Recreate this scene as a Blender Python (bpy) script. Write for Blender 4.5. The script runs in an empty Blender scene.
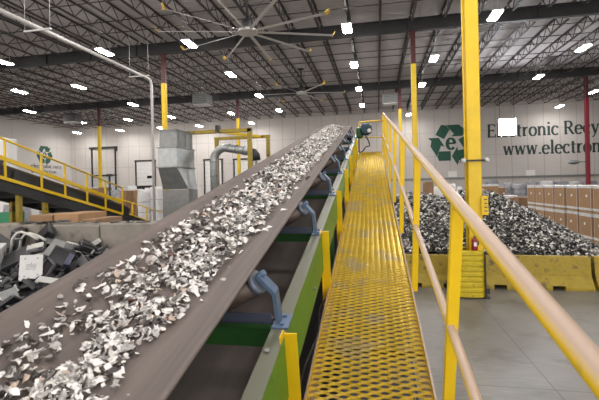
import bpy, math, random
from mathutils import Vector, Matrix, Euler, noise
R_ = random.Random(7)
PI = math.pi
SC = bpy.context.scene
COL = SC.collection
V = Vector

# ------------------------------------------------------------------ camera
EYE = V((0, 0, 2.72))
YAW = math.atan(78 / 400.0)
ROLL = math.radians(1.3)
cam = bpy.data.cameras.new('camera')
cam.sensor_width = 36
cam.lens = 400 / 599 * 36
cam.shift_y = -14 / 599
cam.clip_start = 0.05
cam.clip_end = 300
camo = bpy.data.objects.new('camera', cam)
COL.objects.link(camo)
camo.matrix_world = Matrix.Translation(EYE) @ Matrix.Rotation(YAW, 4, 'Z') @ Matrix.Rotation(PI / 2, 4, 'X') @ Matrix.Rotation(-ROLL, 4, 'Z')
SC.camera = camo
cam.dof.use_dof = True
cam.dof.focus_distance = 7.0
cam.dof.aperture_fstop = 5.6


def ray(px, py):
    a, b = px - 300, py - 186
    u = (a * math.cos(ROLL) - b * math.sin(ROLL)) / 400
    v = (a * math.sin(ROLL) + b * math.cos(ROLL)) / 400
    return V((-math.sin(YAW) + u * math.cos(YAW), math.cos(YAW) + u * math.sin(YAW), -v))


def aty(px, py, y):
    d = ray(px, py)
    return EYE + d * (y / d.y)


def atx(px, py, x):
    d = ray(px, py)
    return EYE + d * (x / d.x)


def atz(px, py, z):
    d = ray(px, py)
    return EYE + d * ((z - EYE.z) / d.z)


# ------------------------------------------------------------------ materials
def mat(name, col, rough=0.6, metal=0.0, var=0.12, scale=3.0, bump=0.0, bscale=40.0, dust=None, dust_amt=0.0,
        col2=None, streak=None, wear=None):
    m = bpy.data.materials.new(name)
    m.use_nodes = True
    nt = m.node_tree
    b = nt.nodes['Principled BSDF']
    b.inputs['Roughness'].default_value = rough
    b.inputs['Metallic'].default_value = metal
    tc = nt.nodes.new('ShaderNodeTexCoord')
    mp = nt.nodes.new('ShaderNodeMapping')
    nt.links.new(tc.outputs['Object'], mp.inputs[0])
    if streak:
        mp.inputs['Rotation'].default_value = streak[0]
        mp.inputs['Scale'].default_value = streak[1]
    n = nt.nodes.new('ShaderNodeTexNoise')
    n.inputs['Scale'].default_value = scale
    n.inputs['Detail'].default_value = 6
    n.inputs['Roughness'].default_value = 0.62
    nt.links.new(mp.outputs[0], n.inputs['Vector'])
    r = nt.nodes.new('ShaderNodeValToRGB')
    c = V(col)
    lo = V(col2) if col2 else c * (1 - var)
    hi = c * (1 + var)
    r.color_ramp.elements[0].position = 0.3
    r.color_ramp.elements[1].position = 0.7
    r.color_ramp.elements[0].color = (*lo, 1)
    r.color_ramp.elements[1].color = (*hi, 1)
    nt.links.new(n.outputs['Fac'], r.inputs[0])
    out = r.outputs[0]

    def mix(fac, a, bcol):
        x = nt.nodes.new('ShaderNodeMix')
        x.data_type = 'RGBA'
        nt.links.new(fac, x.inputs['Factor'])
        nt.links.new(a, x.inputs['A'])
        x.inputs['B'].default_value = (*bcol, 1)
        return x.outputs['Result']
    if wear:  # patchy worn / rusty marks
        n2 = nt.nodes.new('ShaderNodeTexNoise')
        n2.inputs['Scale'].default_value = wear[1]
        n2.inputs['Detail'].default_value = 8
        nt.links.new(tc.outputs['Object'], n2.inputs['Vector'])
        r2 = nt.nodes.new('ShaderNodeValToRGB')
        r2.color_ramp.elements[0].position = wear[2]
        r2.color_ramp.elements[1].position = min(1, wear[2] + 0.12)
        nt.links.new(n2.outputs['Fac'], r2.inputs[0])
        out = mix(r2.outputs[0], out, wear[0])
    if dust:  # settled dust lies on faces that look upwards
        g = nt.nodes.new('ShaderNodeNewGeometry')
        sx = nt.nodes.new('ShaderNodeSeparateXYZ')
        nt.links.new(g.outputs['Normal'], sx.inputs[0])
        mr = nt.nodes.new('ShaderNodeMapRange')
        mr.inputs['From Min'].default_value = 0.05
        mr.inputs['From Max'].default_value = 0.75
        mr.inputs['To Max'].default_value = dust_amt
        nt.links.new(sx.outputs['Z'], mr.inputs['Value'])
        out = mix(mr.outputs[0], out, dust)
    nt.links.new(out, b.inputs['Base Color'])
    if bump:
        n3 = nt.nodes.new('ShaderNodeTexNoise')
        n3.inputs['Scale'].default_value = bscale
        n3.inputs['Detail'].default_value = 5
        nt.links.new(mp.outputs[0], n3.inputs['Vector'])
        bp = nt.nodes.new('ShaderNodeBump')
        bp.inputs['Strength'].default_value = bump
        bp.inputs['Distance'].default_value = 0.02
        nt.links.new(n3.outputs['Fac'], bp.inputs['Height'])
        nt.links.new(bp.outputs[0], b.inputs['Normal'])
    return m


def emit(name, col, s):
    m = bpy.data.materials.new(name)
    m.use_nodes = True
    nt = m.node_tree
    nt.nodes.clear()
    o = nt.nodes.new('ShaderNodeOutputMaterial')
    e = nt.nodes.new('ShaderNodeEmission')
    e.inputs[0].default_value = (*col, 1)
    e.inputs[1].default_value = s
    nt.links.new(e.outputs[0], o.inputs[0])
    return m


DUST = (0.42, 0.33, 0.29)
YEL = (0.76, 0.50, 0.008)
M = dict(
    belt=mat('belt_rubber', (0.158, 0.129, 0.115), 0.72, var=0.10, scale=1.0, col2=(0.102, 0.083, 0.075),
             streak=((0, 0, 0), (14, 0.35, 3)), bump=0.05, bscale=60),
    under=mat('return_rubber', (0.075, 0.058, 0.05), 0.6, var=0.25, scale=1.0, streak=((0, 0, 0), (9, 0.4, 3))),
    green=mat('green_paint', (0.085, 0.24, 0.022), 0.42, var=0.12, scale=4, dust=(0.135, 0.118, 0.10), dust_amt=0.88,
              wear=((0.05, 0.13, 0.025), 9, 0.62)),
    dkgreen=mat('dark_green_paint', (0.016, 0.085, 0.014), 0.5, var=0.2),
    blue=mat('blue_paint', (0.09, 0.145, 0.235), 0.42, var=0.12, scale=12, wear=((0.07, 0.09, 0.14), 20, 0.6)),
    dkblue=mat('blue_dusty', (0.055, 0.065, 0.10), 0.5, var=0.2, scale=6),
    roller=mat('roller_steel', (0.13, 0.10, 0.085), 0.45, 0.5, var=0.3, scale=9),
    rollcap=mat('roller_cap', (0.17, 0.21, 0.27), 0.4, 0.4, var=0.2, scale=14),
    yel=mat('yellow_paint', YEL, 0.38, var=0.06, scale=5, wear=((0.42, 0.27, 0.03), 11, 0.66)),
    rail=mat('yellow_dusty_rail', YEL, 0.42, var=0.08, scale=9, dust=(0.37, 0.275, 0.235), dust_amt=0.93,
             wear=((0.5, 0.33, 0.05), 14, 0.62)),
    deck=mat('yellow_grating', (0.48, 0.32, 0.024), 0.27, 0.25, var=0.16, scale=6, wear=((0.36, 0.27, 0.11), 3.5, 0.52)),
    yeldark=mat('aged_yellow', (0.30, 0.215, 0.01), 0.55, var=0.25, scale=4, wear=((0.10, 0.075, 0.02), 4, 0.54)),
    guard=mat('guard_plastic', (0.50, 0.38, 0.008), 0.5, var=0.14, scale=5, wear=((0.2, 0.15, 0.03), 9, 0.6)),
    colyel=mat('column_yellow', (0.70, 0.47, 0.008), 0.45, var=0.07, scale=3, wear=((0.45, 0.3, 0.03), 4, 0.68)),
    red=mat('column_red', (0.075, 0.012, 0.014), 0.5, var=0.15),
    crimson=mat('bright_red', (0.24, 0.012, 0.028), 0.4, var=0.1),
    steel=mat('roof_steel', (0.026, 0.024, 0.026), 0.6, 0.0, var=0.25, scale=2),
    joist=mat('joist_steel', (0.05, 0.044, 0.044), 0.55, 0.0, var=0.25, scale=2),
    galv=mat('galvanised_steel', (0.38, 0.40, 0.40), 0.42, 0.7, var=0.16, scale=5),
    galvd=mat('galvanised_dull', (0.25, 0.255, 0.25), 0.5, 0.5, var=0.14, scale=6),
    alum=mat('fan_aluminium', (0.62, 0.60, 0.58), 0.35, 0.35, var=0.06),
    tip=mat('fan_tip_yellow', (0.55, 0.36, 0.05), 0.5),
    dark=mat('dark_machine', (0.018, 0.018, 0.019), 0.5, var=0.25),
    motor=mat('motor_paint', (0.02, 0.045, 0.06), 0.35, 0.2, var=0.2),
    white=mat('white_paint', (0.72, 0.71, 0.69), 0.5, var=0.05),
    pipe=mat('white_pipe', (0.55, 0.53, 0.51), 0.45, var=0.06),
    conc=mat('bunker_concrete', (0.245, 0.22, 0.188), 0.85, var=0.14, scale=2.2, bump=0.25, bscale=18,
             wear=((0.15, 0.132, 0.11), 2.4, 0.58)),
    kraft=mat('kraft_board', (0.36, 0.215, 0.11), 0.8, var=0.10, scale=3),
    kraftd=mat('kraft_board_dark', (0.27, 0.16, 0.085), 0.8, var=0.14, scale=3),
    wood=mat('pallet_wood', (0.36, 0.25, 0.15), 0.8, var=0.2, scale=6),
    label=mat('paper_label', (0.82, 0.81, 0.78), 0.7, var=0.02),
    tape=mat('packing_tape', (0.50, 0.36, 0.2), 0.4, var=0.05),
    bag=mat('white_film', (0.68, 0.67, 0.67), 0.35, var=0.10, scale=5, bump=0.4, bscale=9),
    greybag=mat('grey_film', (0.30, 0.30, 0.32), 0.35, var=0.35, scale=4, bump=0.5, bscale=9),
    ink=mat('sign_green', (0.022, 0.095, 0.062), 0.7, var=0.1),
    inkdark=mat('sign_dark', (0.03, 0.055, 0.05), 0.7, var=0.1),
    black=mat('black_plastic', (0.014, 0.014, 0.016), 0.42, var=0.2),
    char=mat('charcoal_plastic', (0.022, 0.022, 0.024), 0.5, var=0.2),
    beige=mat('pale_plastic', (0.50, 0.49, 0.45), 0.5, var=0.1),
    offwhite=mat('offwhite_metal', (0.56, 0.56, 0.55), 0.45, var=0.07),
    grey=mat('grey_plastic', (0.10, 0.10, 0.104), 0.5, var=0.15),
    purple=mat('slate_blue_plastic', (0.05, 0.055, 0.10), 0.5, var=0.12),
    glassdark=mat('dark_screen', (0.01, 0.011, 0.014), 0.12, var=0.1),
    greenbin=mat('green_plastic', (0.02, 0.22, 0.09), 0.45, var=0.1),
    shW=mat('shred_white', (0.80, 0.775, 0.745), 0.42, 0.25, var=0.10, scale=30),
    shG=mat('shred_grey', (0.40, 0.385, 0.37), 0.4, 0.4, var=0.2, scale=30),
    shD=mat('shred_dark', (0.07, 0.06, 0.055), 0.5, 0.2, var=0.3, scale=30),
    shR=mat('shred_rust', (0.30, 0.085, 0.04), 0.6, 0.0, var=0.25, scale=30),
    shT=mat('shred_tan', (0.50, 0.40, 0.32), 0.6, 0.0, var=0.2, scale=30),
    pW=mat('chip_bright', (0.66, 0.64, 0.60), 0.4, 0.3, var=0.12, scale=8),
    pG=mat('chip_grey', (0.20, 0.195, 0.18), 0.45, 0.3, var=0.3, scale=8),
    pD=mat('chip_dark', (0.018, 0.018, 0.018), 0.5, 0.2, var=0.3, scale=8),
    lens=emit('lamp_lens', (1.0, 0.965, 0.93), 60),
    flood=emit('flood_lens', (0.93, 0.95, 1.0), 55),
)


def deck_material():
    m = mat('roof_deck', (0.58, 0.54, 0.535), 0.75, var=0.12, scale=0.6)
    nt = m.node_tree
    b = nt.nodes['Principled BSDF']
    tc = nt.nodes.new('ShaderNodeTexCoord')
    w = nt.nodes.new('ShaderNodeTexWave')
    w.bands_direction = 'Y'
    w.inputs['Scale'].default_value = 1.05
    w.inputs['Distortion'].default_value = 0
    nt.links.new(tc.outputs['Object'], w.inputs['Vector'])
    bp = nt.nodes.new('ShaderNodeBump')
    bp.inputs['Strength'].default_value = 0.6
    bp.inputs['Distance'].default_value = 0.05
    nt.links.new(w.outputs['Fac'], bp.inputs['Height'])
    nt.links.new(bp.outputs[0], b.inputs['Normal'])
    return m


def panel_wall_material(name, col, axis, width, dark):
    """precast wall panels: thin vertical seams every `width` metres, a few horizontal ones."""
    m = mat(name, col, 0.8, var=0.05, scale=0.35)
    nt = m.node_tree
    b = nt.nodes['Principled BSDF']
    src = b.inputs['Base Color'].links[0].from_socket
    tc = nt.nodes.new('ShaderNodeTexCoord')
    sx = nt.nodes.new('ShaderNodeSeparateXYZ')
    nt.links.new(tc.outputs['Object'], sx.inputs[0])

    def seam(sock, period, w):
        d = nt.nodes.new('ShaderNodeMath'); d.operation = 'DIVIDE'; d.inputs[1].default_value = period
        nt.links.new(sock, d.inputs[0])
        f = nt.nodes.new('ShaderNodeMath'); f.operation = 'FRACT'
        nt.links.new(d.outputs[0], f.inputs[0])
        l = nt.nodes.new('ShaderNodeMath'); l.operation = 'LESS_THAN'; l.inputs[1].default_value = w / period
        nt.links.new(f.outputs[0], l.inputs[0])
        return l.outputs[0]
    s1 = seam(sx.outputs[axis], width, 0.07)
    s2 = seam(sx.outputs['Z'], 3.05, 0.05)
    a = nt.nodes.new('ShaderNodeMath'); a.operation = 'MAXIMUM'
    nt.links.new(s1, a.inputs[0]); nt.links.new(s2, a.inputs[1])
    k = nt.nodes.new('ShaderNodeMath'); k.operation = 'MULTIPLY'; k.inputs[1].default_value = dark
    nt.links.new(a.outputs[0], k.inputs[0])
    x = nt.nodes.new('ShaderNodeMix'); x.data_type = 'RGBA'
    nt.links.new(k.outputs[0], x.inputs['Factor'])
    nt.links.new(src, x.inputs['A'])
    x.inputs['B'].default_value = (0.16, 0.14, 0.13, 1)
    nt.links.new(x.outputs['Result'], b.inputs['Base Color'])
    return m


def floor_material():
    m = mat('polished_concrete', (0.145, 0.137, 0.127), 0.36, var=0.20, scale=0.9, wear=((0.095, 0.088, 0.08), 1.9, 0.56))
    nt = m.node_tree
    b = nt.nodes['Principled BSDF']
    src = b.inputs['Base Color'].links[0].from_socket
    tc = nt.nodes.new('ShaderNodeTexCoord')
    # fine sweeping scratches
    mp = nt.nodes.new('ShaderNodeMapping')
    mp.inputs['Rotation'].default_value = (0, 0, 0.35)
    mp.inputs['Scale'].default_value = (2, 14, 1)
    nt.links.new(tc.outputs['Object'], mp.inputs[0])
    n = nt.nodes.new('ShaderNodeTexNoise'); n.inputs['Scale'].default_value = 1.4; n.inputs['Detail'].default_value = 7
    nt.links.new(mp.outputs[0], n.inputs['Vector'])
    mr = nt.nodes.new('ShaderNodeMapRange')
    mr.inputs['From Min'].default_value = 0.5; mr.inputs['From Max'].default_value = 0.72; mr.inputs['To Max'].default_value = 0.5
    nt.links.new(n.outputs['Fac'], mr.inputs['Value'])
    x = nt.nodes.new('ShaderNodeMix'); x.data_type = 'RGBA'
    nt.links.new(mr.outputs[0], x.inputs['Factor']); nt.links.new(src, x.inputs['A'])
    x.inputs['B'].default_value = (0.22, 0.21, 0.197, 1)
    # saw-cut joints every 4.87 m
    sx = nt.nodes.new('ShaderNodeSeparateXYZ')
    nt.links.new(tc.outputs['Object'], sx.inputs[0])
    outs = []
    for ax, off in (('X', -2.2), ('Y', -5.7)):
        ad = nt.nodes.new('ShaderNodeMath'); ad.operation = 'ADD'; ad.inputs[1].default_value = off + 97.4
        nt.links.new(sx.outputs[ax], ad.inputs[0])
        d = nt.nodes.new('ShaderNodeMath'); d.operation = 'DIVIDE'; d.inputs[1].default_value = 4.87
        nt.links.new(ad.outputs[0], d.inputs[0])
        f = nt.nodes.new('ShaderNodeMath'); f.operation = 'FRACT'
        nt.links.new(d.outputs[0], f.inputs[0])
        l = nt.nodes.new('ShaderNodeMath'); l.operation = 'LESS_THAN'; l.inputs[1].default_value = 0.0035
        nt.links.new(f.outputs[0], l.inputs[0])
        outs.append(l.outputs[0])
    a = nt.nodes.new('ShaderNodeMath'); a.operation = 'MAXIMUM'
    nt.links.new(outs[0], a.inputs[0]); nt.links.new(outs[1], a.inputs[1])
    y = nt.nodes.new('ShaderNodeMix'); y.data_type = 'RGBA'
    nt.links.new(a.outputs[0], y.inputs['Factor']); nt.links.new(x.outputs['Result'], y.inputs['A'])
    y.inputs['B'].default_value = (0.07, 0.065, 0.06, 1)
    nt.links.new(y.outputs['Result'], b.inputs['Base Color'])
    return m


# ------------------------------------------------------------------ mesh builder
class MB:
    def __init__(s):
        s.v = []; s.f = []; s.mi = []; s.sm = []

    def add(s, vs, fs, mi=0, smooth=False):
        o = len(s.v)
        s.v += [V(v) for v in vs]
        for f in fs:
            s.f.append([o + i for i in f]); s.mi.append(mi); s.sm.append(smooth)
        return s

    def box(s, c, d, m=None, mi=0, bev=0.0):
        """box centred c, size d, optional 3x3/4x4 matrix for its axes; bev chamfers the vertical-axis edges"""
        x, y, z = d[0] / 2, d[1] / 2, d[2] / 2
        if bev:
            b = min(bev, x * .9, y * .9, z * .9)
            return s.hull(c, x, y, z, b, m, mi)
        vs = [V((a * x, b * y, e * z)) for e in (-1, 1) for b in (-1, 1) for a in (-1, 1)]
        if m is not None:
            vs = [m @ v for v in vs]
        vs = [V(c) + v for v in vs]
        return s.add(vs, [(0, 2, 3, 1), (4, 5, 7, 6), (0, 1, 5, 4), (2, 6, 7, 3), (0, 4, 6, 2), (1, 3, 7, 5)], mi)

    def hull(s, c, x, y, z, b, m, mi):
        rings = []
        for zz, k in ((-z, b), (-z + b, 0), (z - b, 0), (z, b)):
            X, Y = x - k, y - k
            q = b
            ring = [(X - q, -Y), (X, -Y + q), (X, Y - q), (X - q, Y), (-X + q, Y), (-X, Y - q), (-X, -Y + q), (-X + q, -Y)]
            rings.append([V((p[0], p[1], zz)) for p in ring])
        vs = [p for r in rings for p in r]
        if m is not None:
            vs = [m @ v for v in vs]
        vs = [V(c) + v for v in vs]
        fs = [tuple(range(7, -1, -1)), tuple(range(24, 32))]
        for k in range(3):
            for i in range(8):
                j = (i + 1) % 8
                fs.append((k * 8 + i, k * 8 + j, k * 8 + 8 + j, k * 8 + 8 + i))
        return s.add(vs, fs, mi)

    def tube(s, pts, r, n=10, mi=0, caps=True, smooth=True, closed=False):
        pts = [V(p) for p in pts]
        k = len(pts)
        rs = r if isinstance(r, (list, tuple)) else [r] * k
        vs = []
        up = None
        for i, p in enumerate(pts):
            if closed:
                t = pts[(i + 1) % k] - pts[i - 1]
            else:
                t = (pts[min(i + 1, k - 1)] - pts[max(i - 1, 0)])
            t.normalize()
            if up is None:
                up = V((0, 0, 1)) if abs(t.z) < 0.9 else V((1, 0, 0))
            a = t.cross(up)
            a.normalize()
            b = a.cross(t); b.normalize()
            up = b
            for j in range(n):
                q = 2 * PI * j / n + PI / n
                vs.append(p + (a * math.cos(q) + b * math.sin(q)) * rs[i])
        fs = []
        for i in range(k if closed else k - 1):
            i2 = (i + 1) % k
            for j in range(n):
                j2 = (j + 1) % n
                fs.append((i * n + j, i * n + j2, i2 * n + j2, i2 * n + j))
        s.add(vs, fs, mi, smooth)
        if caps and not closed:
            o = len(s.v) - len(vs)
            s.f.append([o + j for j in range(n - 1, -1, -1)]); s.mi.append(mi); s.sm.append(False)
            s.f.append([o + (k - 1) * n + j for j in range(n)]); s.mi.append(mi); s.sm.append(False)
        return s

    def bar(s, a, b, w, h, up=(0, 0, 1), mi=0):
        a, b = V(a), V(b)
        t = (b - a); L = t.length; t.normalize()
        u = V(up)
        x = t.cross(u)
        if x.length < 1e-4:
            x = t.cross(V((1, 0, 0)))
        x.normalize()
        z = x.cross(t)
        m = Matrix((x, t, z)).transposed()
        return s.box((a + b) / 2, (w, L, h), m, mi)

    def prism(s, poly, depth, m, o, mi=0):
        """2-D polygon extruded: local x,y in the polygon plane, z thickness; m 3x3, o origin"""
        n = len(poly)
        vs = [V(o) + m @ V((p[0], p[1], 0)) for p in poly] + [V(o) + m @ V((p[0], p[1], depth)) for p in poly]
        fs = [tuple(range(n - 1, -1, -1)), tuple(range(n, 2 * n))]
        for i in range(n):
            j = (i + 1) % n
            fs.append((i, j, n + j, n + i))
        return s.add(vs, fs, mi)

    def build(s, name, mats, parent=None, loc=None):
        me = bpy.data.meshes.new(name)
        o = V((0, 0, 0))
        if parent is not None:
            o = WLOC.get(parent.name, V((0, 0, 0)))
        if loc is not None:
            o = V(loc)
        me.from_pydata([v - o for v in s.v], [], s.f)
        if not isinstance(mats, (list, tuple)):
            mats = [mats]
        for m in mats:
            me.materials.append(m)
        me.polygons.foreach_set('material_index', s.mi)
        me.polygons.foreach_set('use_smooth', s.sm)
        me.update()
        ob = bpy.data.objects.new(name, me)
        COL.objects.link(ob)
        if parent is not None:
            ob.parent = parent
            WLOC[ob.name] = o
        elif loc is not None:
            ob.location = loc
            WLOC[ob.name] = o
        return ob


WLOC = {}


def tag(o, label, cat, group=None, kind=None):
    o['label'] = label
    o['category'] = cat
    if group: o['group'] = group
    if kind: o['kind'] = kind
    return o


def thing(name, label, cat, loc=(0, 0, 0), group=None):
    o = bpy.data.objects.new(name, None)
    o.empty_display_size = 0.1
    COL.objects.link(o)
    o.location = loc
    WLOC[o.name] = V(loc)
    return tag(o, label, cat, group)


def dup(root, loc, rot=None, label=None, group=None, scale=None):
    r = root.copy(); COL.objects.link(r)
    r.location = loc
    if rot is not None: r.rotation_euler = rot
    if scale is not None: r.scale = (scale, scale, scale) if not hasattr(scale, '__len__') else scale
    if label: r['label'] = label
    if group: r['group'] = group
    for ch in list(root.children):
        c = ch.copy(); COL.objects.link(c); c.parent = r
        for g in ch.children:
            d = g.copy(); COL.objects.link(d); d.parent = c
    return r


def struct(name, mb, m, parent=None):
    o = mb.build(name, m, parent)
    if parent is None: o['kind'] = 'structure'
    return o


ORD = ['first', 'second', 'third', 'fourth', 'fifth', 'sixth', 'seventh', 'eighth', 'ninth', 'tenth', 'eleventh', 'twelfth', 'thirteenth',
       'fourteenth', 'fifteenth', 'sixteenth', 'seventeenth', 'eighteenth', 'nineteenth', 'twentieth'] + ['later'] * 20

# ------------------------------------------------------------------ setting
XL, XR, YB, YF = -46.4, 34.6, 54.0, -12.0
ZD = 12.85
struct('floor', MB().box(((XL + XR) / 2, (YB + YF) / 2, -0.1), (XR - XL, YB - YF, 0.2)), floor_material())
struct('ceiling', MB().box(((XL + XR) / 2, (YB + YF) / 2, ZD + 0.1), (XR - XL, YB - YF, 0.2)), deck_material())
struct('wall_back', MB().box(((XL + XR) / 2, YB + 0.15, ZD / 2), (XR - XL + 0.6, 0.3, ZD)),
       panel_wall_material('wall_panels', (0.60, 0.56, 0.53), 'X', 1.83, 0.42))
struct('wall_left', MB().box((XL - 0.15, (YB + YF) / 2, ZD / 2), (0.3, YB - YF, ZD)),
       panel_wall_material('wall_panels_side', (0.62, 0.585, 0.56), 'Y', 7.3, 0.22))
struct('wall_right', MB().box((XR + 0.15, (YB + YF) / 2, ZD / 2), (0.3, YB - YF, ZD)),
       panel_wall_material('wall_panels_far', (0.62, 0.585, 0.56), 'Y', 7.3, 0.22))
struct('trim_1', MB().box((15, YB - 0.05, 3.25), (38, 0.1, 0.22)), M['galvd'])


# doors on the back wall
def dock_door(n, x0, x1, zbot, ztop, trackz, white=True, win=True):
    y = YB - 0.04
    d = MB()
    for k in range(int((ztop - zbot) / 0.6)):
        z0 = zbot + k * (ztop - zbot) / int((ztop - zbot) / 0.6)
        z1 = zbot + (k + 1) * (ztop - zbot) / int((ztop - zbot) / 0.6)
        d.box(((x0 + x1) / 2, y, (z0 + z1) / 2), (x1 - x0, 0.08, z1 - z0 - 0.03))
    o = struct('door_%d' % n, d, M['white'] if white else M['offwhite'])
    f = MB()
    for x in (x0 - 0.1, x1 + 0.1):
        f.box((x, y - 0.05, trackz / 2), (0.16, 0.2, trackz))
    f.box(((x0 + x1) / 2, y - 0.05, ztop + 0.1), (x1 - x0 + 0.5, 0.22, 0.2))
    if trackz > ztop + 0.5:
        f.box(((x0 + x1) / 2, y - 0.08, trackz), (x1 - x0 + 0.9, 0.3, 0.28))
        f.box((x1 + 0.25, y - 0.1, trackz - 0.25), (0.4, 0.4, 0.6))
    f.build('door_track', M['char'], o)
    if zbot > 0.5:
        MB().box(((x0 + x1) / 2, y + 0.02, zbot / 2), (x1 - x0, 0.06, zbot)).build('dark_opening', M['black'], o)
    if win:
        MB().box((x0 + (x1 - x0) * 0.72, y - 0.06, zbot + (ztop - zbot) * 0.35), (0.75, 0.04, 0.4)).build('door_window', M['glassdark'], o)
    return o


dock_door(1, -42.6, -38.8, 0.0, 4.9, 9.2, white=False, win=False)
dock_door(2, -35.2, -32.3, 3.3, 6.9, 6.9)
dock_door(3, -24.3, -21.8, 0.0, 6.7, 6.7)
dock_door(4, -19.8, -17.4, 0.0, 6.6, 6.6)

# wall emblem: three folded arrows round a letter e
ARM_A = [(-75, 51), (-3, 51), (-3, 113), (-77, 113), (-87, 85)]
ARM_B = [(-145, -39), (-75, -39), (-39, 22), (-62, 13), (-89, 85), (-129, 17), (-122, -19)]


def emblem(parent_name, label, o, xdir, ndir, sc):
    X, N = V(xdir), V(ndir)
    m = Matrix((X, V((0, 0, 1)), N)).transposed()
    mb = MB()
    for k in range(3):
        a = k * 2 * PI / 3
        for poly in (ARM_A, ARM_B):
            pts = []
            for x, y in poly:
                xr = x * math.cos(a) - y * math.sin(a)
                yr = x * math.sin(a) + y * math.cos(a)
                pts.append((xr * sc, -yr * sc))
            mb.prism(pts[::-1], 0.02, m, o)
    t = mb.build(parent_name, M['ink'])
    tag(t, label, 'wall emblem')
    e = MB()
    ribbon_glyph(e, 'e', o - X * 31 * sc - V((0, 0, 1)) * 38 * sc, X, N, 105 * sc, 0.2, 0.10, 0.18)
    e.build('letter_mark', M['ink'], t)
    return t


def arc(cx, cy, rx, ry, a0, a1, n=14):
    return [(cx + rx * math.cos(math.radians(a0 + (a1 - a0) * i / n)), cy + ry * math.sin(math.radians(a0 + (a1 - a0) * i / n))) for i in range(n + 1)]


# glyphs as pen strokes on a cap-height-1 grid: (advance, [(polyline, mode)]), mode 0 pen with contrast, 1 thin bar
XH = 0.68
GL = {
    'E': (0.66, [([(.13, 0), (.13, 1)], 0), ([(.03, .97), (.56, .97)], 1), ([(.03, .03), (.6, .03)], 1), ([(.13, .52), (.46, .52)], 1),
                 ([(.56, .97), (.56, .8)], 1), ([(.6, .03), (.6, .22)], 1), ([(.46, .42), (.46, .62)], 1)]),
    'R': (0.74, [([(.13, 0), (.13, 1)], 0), ([(.03, .97), (.3, .97)], 1), ([(.03, .03), (.26, .03)], 1), ([(.13, .5), (.32, .5)], 1),
                 (arc(.3, .735, .24, .235, 90, -90), 0), ([(.34, .5), (.62, .03)], 0), ([(.56, .03), (.74, .03)], 1)]),
    'l': (0.34, [([(.17, 0), (.17, 1.04)], 0), ([(.05, .03), (.3, .03)], 1), ([(.05, 1.0), (.17, 1.02)], 1)]),
    'i': (0.34, [([(.17, 0), (.17, XH)], 0), ([(.05, .03), (.3, .03)], 1), ([(.05, .65), (.17, .66)], 1), ([(.17, .84), (.17, .98)], 0)]),
    'e': (0.58, [(arc(.29, .33, .22, .33, 0, 320, 24), 0), ([(.08, .36), (.51, .36)], 1)]),
    'c': (0.54, [(arc(.29, .33, .22, .33, 42, 318, 24), 0), ([(.45, .62), (.45, .48)], 1)]),
    't': (0.42, [([(.19, .12), (.19, .88)], 0), ([(.05, .65), (.38, .65)], 1), (arc(.29, .13, .10, .12, 180, 300, 8), 0)]),
    'r': (0.48, [([(.15, 0), (.15, XH)], 0), ([(.04, .03), (.3, .03)], 1), ([(.04, .65), (.15, .66)], 1), (arc(.36, .38, .2, .27, 170, 70, 8), 0)]),
    'o': (0.60, [(arc(.3, .33, .23, .33, 0, 360, 26), 0)]),
    'n': (0.66, [([(.15, 0), (.15, XH)], 0), ([(.04, .03), (.27, .03)], 1), ([(.04, .65), (.15, .66)], 1), (arc(.34, .42, .17, .24, 165, 0, 10), 0),
                 ([(.51, .42), (.51, 0)], 0), ([(.4, .03), (.63, .03)], 1)]),
    'w': (0.86, [([(.1, XH), (.26, 0)], 0), ([(.26, 0), (.43, XH)], 1), ([(.43, XH), (.6, 0)], 0), ([(.6, 0), (.76, XH)], 1),
                 ([(.02, .65), (.22, .65)], 1), ([(.66, .65), (.85, .65)], 1)]),
    'y': (0.60, [([(.1, XH), (.3, .02)], 0), ([(.5, XH), (.3, .02), (.2, -.22), (.06, -.25)], 1), ([(.0, .65), (.22, .65)], 1), ([(.4, .65), (.6, .65)], 1)]),
    '.': (0.30, [([(.15, 0), (.15, .13)], 0)]),
    ' ': (0.34, []),
}


def ribbon_glyph(mb, ch, o, X, N, h, thick=0.15, thin=0.06, depth=0.02):
    adv, strokes = GL[ch]
    m = Matrix((V(X), V((0, 0, 1)), V(N))).transposed()
    for pl, mode in strokes:
        L, Rr = [], []
        for i, p in enumerate(pl):
            a = pl[max(i - 1, 0)]; b = pl[min(i + 1, len(pl) - 1)]
            dx, dy = b[0] - a[0], b[1] - a[1]
            l = math.hypot(dx, dy) or 1
            dx /= l; dy /= l
            w = (thin * 1.15 if mode else thin + (thick - thin) * abs(dy)) / 2
            L.append((p[0] - dy * w, p[1] + dx * w)); Rr.append((p[0] + dy * w, p[1] - dx * w))
        n = len(pl)
        vs = [V(o) + m @ V((q[0] * h, q[1] * h, 0.02)) for q in L + Rr] 
        mb.add(vs, [(i, n + i, n + i + 1, i + 1) for i in range(n - 1)])
    return adv * h


def lettering(name, text, label, o, X, N, h, width=None):
    tot = sum(GL[c][0] for c in text) * h
    k = width / tot if width else 1
    m = MB()
    x = 0
    for c in text:
        g = MB()
        adv = ribbon_glyph(g, c, V((0, 0, 0)), (1, 0, 0), (0, -1, 0), h, 0.17, 0.075)
        for v in g.v:
            v.x *= k
        vs = [V(o) + V(X) * (v.x + x) + V((0, 0, v.z)) + V(N) * 0.02 for v in g.v]
        m.add(vs, g.f)
        x += adv * k
    t = m.build(name, M['inkdark'])
    return tag(t, label, 'wall lettering')


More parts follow.
